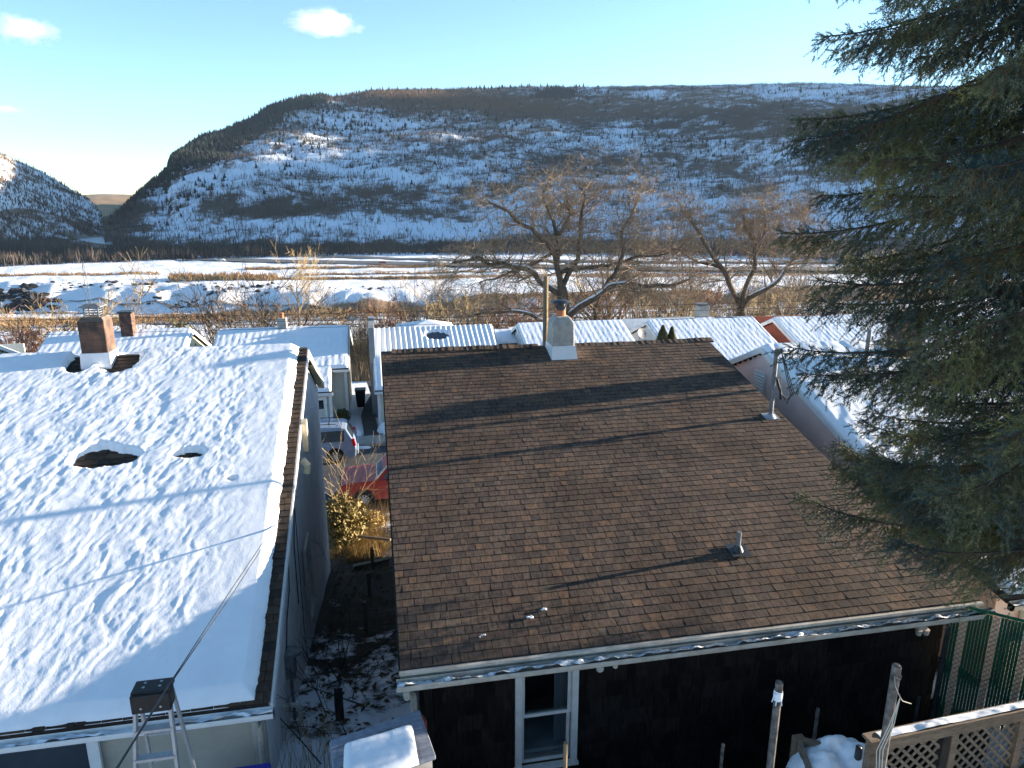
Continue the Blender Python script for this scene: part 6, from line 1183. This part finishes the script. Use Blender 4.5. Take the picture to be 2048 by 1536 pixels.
# ------------------------------------------------------------------ the blue spruce
TX, TY = 7.45, 4.9; TG = gz(TX, TY); TOP = 13.5
sp = thing('blue_spruce', 'tall blue spruce with drooping dense branches filling the right side', 'tree', (TX, TY, TG))
q = MB(); q.tube([(TX, TY, TG - .2), (TX + .05, TY, -4), (TX, TY + .05, 2), (TX, TY, 8), (TX, TY, TOP)], [.30, .25, .18, .09, .02], 14, caps=False); q.build('trunk', M['sprucebark'], sp, smooth=True)
r = np.random.default_rng(99); limbs = MB(); rl_ = random.Random(99)
SH = []                                                # shoots: pos, dir, len
DT = []                                                # bare inner twigs a->b
extra = [(r.uniform(-3.9, -2.3), R(r.uniform(55, 125))) for _ in range(16)]
zc = -3.2
while zc < TOP - .6:
    Rm = np.interp(zc, [-4, -3, -1.5, 3, 7, TOP], [3.4, 3.45, 3.55, 3.72, 3.3, .3]); nl = 6 if zc < 5 else 5
    a0 = r.uniform(0, 6.28); zk = zc
    for k in range(nl + (4 if extra else 0)):
        zc = zk; a = a0 + 2 * math.pi * k / nl + r.uniform(-.35, .35)
        if k >= nl: zc, a = extra.pop()
        L = Rm * r.uniform(.82, 1.08); ca, sa = math.cos(a), math.sin(a)
        # curve: leaves trunk slightly up/level, droops, tip turns up
        droop = np.interp(zc, [-2.7, -1, 3, 8, TOP], [.20, .42, .58, .40, -.2]) * r.uniform(.8, 1.2)
        if zc < -1.2:
            droop = r.uniform(.30, .46) if sa > .2 else r.uniform(.06, .16); L *= (1.2 if ca > -.25 else .8) if sa > .5 else (.74 if ca < 0 else 1)
        ts = np.linspace(0, 1, 15); rad_ = L * ts; zz = zc + L * (.04 * ts - droop * ts ** 1.15 + .14 * ts ** 4); wob = .10 * np.sin(ts * 5 + r.uniform(0, 6)) * L * .3
        C_ = np.stack([TX + rad_ * ca - wob * sa, TY + rad_ * sa + wob * ca, zz], 1)
        limbs.tube(C_, list(np.interp(ts, [0, 1], [.036 * L / 3.5 + .006, .004])), 5, caps=False)
        dens = 1.0 if zc < 4.5 else .45
        nb = int(L * 32 * dens)
        for j in range(nb):
            t = .22 + .78 * (j + r.random()) / nb; p = np.array([np.interp(t, ts, C_[:, m_]) for m_ in range(3)]); tg = (C_[min(14, int(t * 14) + 1)] - C_[int(t * 14) if int(t * 14) < 14 else 13]); tg /= np.linalg.norm(tg)
            sgn = r.normal(0, 1.1); side = np.array([-sa, ca, 0]) * sgn
            bl = (1.0 - t) * L * .34 + .20; bl *= r.uniform(.55, 1.15); dn = r.uniform(.2, 1.3)
            dv = tg * r.uniform(.5, .9) + side * r.uniform(.5, 1.0) + np.array([0, 0, -dn]); dv /= np.linalg.norm(dv)
            ns = max(2, int(bl / .062)); DT.append((p, p + dv * bl + np.array([0, 0, -.10 * bl])))
            for s_ in range(ns):
                f = (s_ + .6) / ns
                if (f < .22 and t < .7) or (t < .5 and r.random() < .38): continue
                pp = p + dv * bl * f + np.array([0, 0, -.10 * bl * f * f]); d2 = dv * .95 + r.normal(0, .38, 3); d2 /= np.linalg.norm(d2); SH.append((*pp, *d2, r.uniform(.07, .135)))
        for s_ in range(int(70 * dens)):
            t = .30 + .7 * r.random(); p = np.array([np.interp(t, ts, C_[:, m_]) for m_ in range(3)]); d2 = np.array([ca, sa, .0]) * .8 + r.normal(0, .55, 3) + np.array([0, 0, .35]); d2 /= np.linalg.norm(d2); SH.append((*p, *d2, r.uniform(.08, .14)))
        for s_ in range(14): t = .80 + .2 * s_ / 14; p = np.array([np.interp(t, ts, C_[:, m_]) for m_ in range(3)]); d2 = np.array([ca, sa, .15]) + r.normal(0, .5, 3); d2 /= np.linalg.norm(d2); SH.append((*p, *d2, r.uniform(.09, .15)))
    zc = zk; zc += (.25 if zc < 5 else .38) * r.uniform(.8, 1.2)
for k in range(12):                                   # dead lower twigs
    a = r.uniform(0, 6.28); z_ = r.uniform(-3.4, -2.6); branchy(limbs, (TX, TY, z_ + .2), (math.cos(a), math.sin(a), -.12), rl_.uniform(1.0, 1.7), .022, 3, rl_, 4, .55, -.05, .62, 3, .004, .8)
limbs.build('branches', M['sprucebark'], sp)
DA = np.array([a for a, b_ in DT]); DB = np.array([b_ for a, b_ in DT]); px_ = np.cross(DB - DA, r.normal(0, 1, DA.shape)); px_ /= np.linalg.norm(px_, axis=1)[:, None]; V = np.stack([DA - px_ * .0045, DA + px_ * .0045, DB], 1)
py_ = np.cross(DB - DA, px_); py_ /= np.linalg.norm(py_, axis=1)[:, None]; V = np.concatenate([V, np.stack([DA - py_ * .0045, DA + py_ * .0045, DB], 1)])
# fine dead hanging twiglets that make the inner crown brown
n3 = 90000; ii = r.integers(0, len(DA), n3); tt = r.random((n3, 1)) * .7; p3 = DA[ii] * (1 - tt) + DB[ii] * tt; e3 = p3 + np.stack([r.normal(0, .06, n3), r.normal(0, .06, n3), -r.uniform(.03, .20, n3)], 1); s3 = r.normal(0, 1, (n3, 3)); s3 /= np.linalg.norm(s3, axis=1)[:, None]
V = np.concatenate([V, np.stack([p3 - s3 * .003, p3 + s3 * .003, e3], 1)]).reshape(-1, 3); npmesh('twigs', V, np.arange(len(V)).reshape(-1, 3), M['needle_brown'], sp)
SH = np.array(SH); NS = len(SH); K = 19; print('shoots', NS)
D = SH[:, 3:6]; Lh = SH[:, 6:7]; o1 = np.cross(D, np.array([.3, .2, .93])); o1 /= np.linalg.norm(o1, axis=1)[:, None]; o2 = np.cross(D, o1); VV = []
for k in range(K):
    f = (k + .2) / K; a = k * 2.4 + r.uniform(0, 1, (NS, 1)); rdl = o1 * np.cos(a) + o2 * np.sin(a); b0 = SH[:, :3] + D * Lh * f; nd = D * .75 + rdl * (.85 if k < K - 2 else .2); nl_ = .027 * r.uniform(.8, 1.2, (NS, 1)); tip = b0 + nd * nl_; wd = np.cross(nd, rdl + r.normal(0, .4, (NS, 3))); wd /= (np.linalg.norm(wd, axis=1)[:, None] + 1e-9)
    VV.append(np.stack([b0 - wd * .0046, b0 + wd * .0046, tip], 1))
V = np.concatenate(VV).reshape(-1, 3); npmesh('needles', V, np.arange(len(V)).reshape(-1, 3), M['needle'], sp)
anchor(sp)

# ------------------------------------------------------------------ clouds
def cloud(u, v, D_, wpx, hpx, label, seed, dens=.02):
    c = Vector(atD(u, v, D_)); w = wpx / F * D_ * .5; h = hpx / F * D_ * .5
    bm = bmesh.new(); bmesh.ops.create_icosphere(bm, subdivisions=4, radius=1)
    for vv_ in bm.verts: k = 1 + .45 * noise.fractal(vv_.co * 1.6 + Vector((seed, 0, 0)), .9, 2.1, 4); vv_.co = Vector((vv_.co.x * w * k, vv_.co.y * w * .5 * k, vv_.co.z * h * k))
    me = bpy.data.meshes.new('cloud'); bm.to_mesh(me); bm.free(); o = bpy.data.objects.new('cloud', me); COL.objects.link(o); o.location = c; o.rotation_euler[2] = -math.atan2(c.x, c.y)
    m = bpy.data.materials.new('cloud_vapour'); m.use_nodes = True; t = m.node_tree; N = t.nodes; L = t.links; N.remove(N['Principled BSDF']); pv = N.new('ShaderNodeVolumePrincipled'); pv.inputs['Color'].default_value = (1, .99, .98, 1); pv.inputs['Anisotropy'].default_value = .4
    tc = N.new('ShaderNodeTexCoord'); mp = N.new('ShaderNodeMapping'); mp.inputs['Scale'].default_value = (1 / w, 1 / w, 1 / h); L.new(tc.outputs['Object'], mp.inputs[0]); ln = N.new('ShaderNodeVectorMath'); ln.operation = 'LENGTH'; L.new(mp.outputs[0], ln.inputs[0])
    nz = N.new('ShaderNodeTexNoise'); nz.inputs['Scale'].default_value = 2.6; nz.inputs['Detail'].default_value = 8; nz.inputs['Roughness'].default_value = .68; mp2 = N.new('ShaderNodeMapping'); mp2.inputs['Scale'].default_value = (1 / w, 1 / w, .6 / h); mp2.inputs['Location'].default_value = (seed, 0, 0); L.new(tc.outputs['Object'], mp2.inputs[0]); L.new(mp2.outputs[0], nz.inputs[0])
    s1 = N.new('ShaderNodeMath'); s1.operation = 'SUBTRACT'; s1.inputs[0].default_value = 1.0; L.new(ln.outputs['Value'], s1.inputs[1]); a1 = N.new('ShaderNodeMath'); a1.operation = 'ADD'; L.new(s1.outputs[0], a1.inputs[0]); nm = N.new('ShaderNodeMath'); nm.operation = 'MULTIPLY_ADD'; nm.inputs[1].default_value = 2.2; nm.inputs[2].default_value = -.6; L.new(nz.outputs[0], nm.inputs[0]); L.new(nm.outputs[0], a1.inputs[1])
    mr = N.new('ShaderNodeMapRange'); mr.inputs[1].default_value = .70; mr.inputs[2].default_value = 1.25; mr.inputs[3].default_value = 0; mr.inputs[4].default_value = dens; L.new(a1.outputs[0], mr.inputs[0]); L.new(mr.outputs[0], pv.inputs['Density']); L.new(pv.outputs[0], N['Material Output'].inputs['Volume']); me.materials.append(m)
    tag(o, label, 'cloud'); return o
cloud(645, 46, 3400, 160, 52, 'small puffy white cloud high above the mountain shoulder', 3.0, .009)
cloud(45, 60, 3400, 125, 50, 'small white cloud in the upper left corner of the sky', 8.0, .009)
cloud(12, 218, 3600, 60, 16, 'tiny faint pinkish cloud low at the left edge', 5.0, .008)

# ------------------------------------------------------------------ air
q = MB(); q.box((600, 2600, 215), (9000, 7400, 1190 )); hz = q.build('haze', None)
for v_ in hz.data.vertices: v_.co.z = 760.0 if v_.co.z > 0 else -75.0
for v_ in hz.data.vertices: v_.co.y = 6600.0 if v_.co.y > 0 else -1200.0
m = bpy.data.materials.new('air'); m.use_nodes = True; N = m.node_tree.nodes; N.remove(N['Principled BSDF']); pv = N.new('ShaderNodeVolumePrincipled'); pv.inputs['Color'].default_value = (.62, .80, 1, 1); pv.inputs['Density'].default_value = .000028; pv.inputs['Anisotropy'].default_value = .3
m.node_tree.links.new(pv.outputs[0], N['Material Output'].inputs['Volume']); hz.data.materials.append(m); tag(hz, kind='stuff')
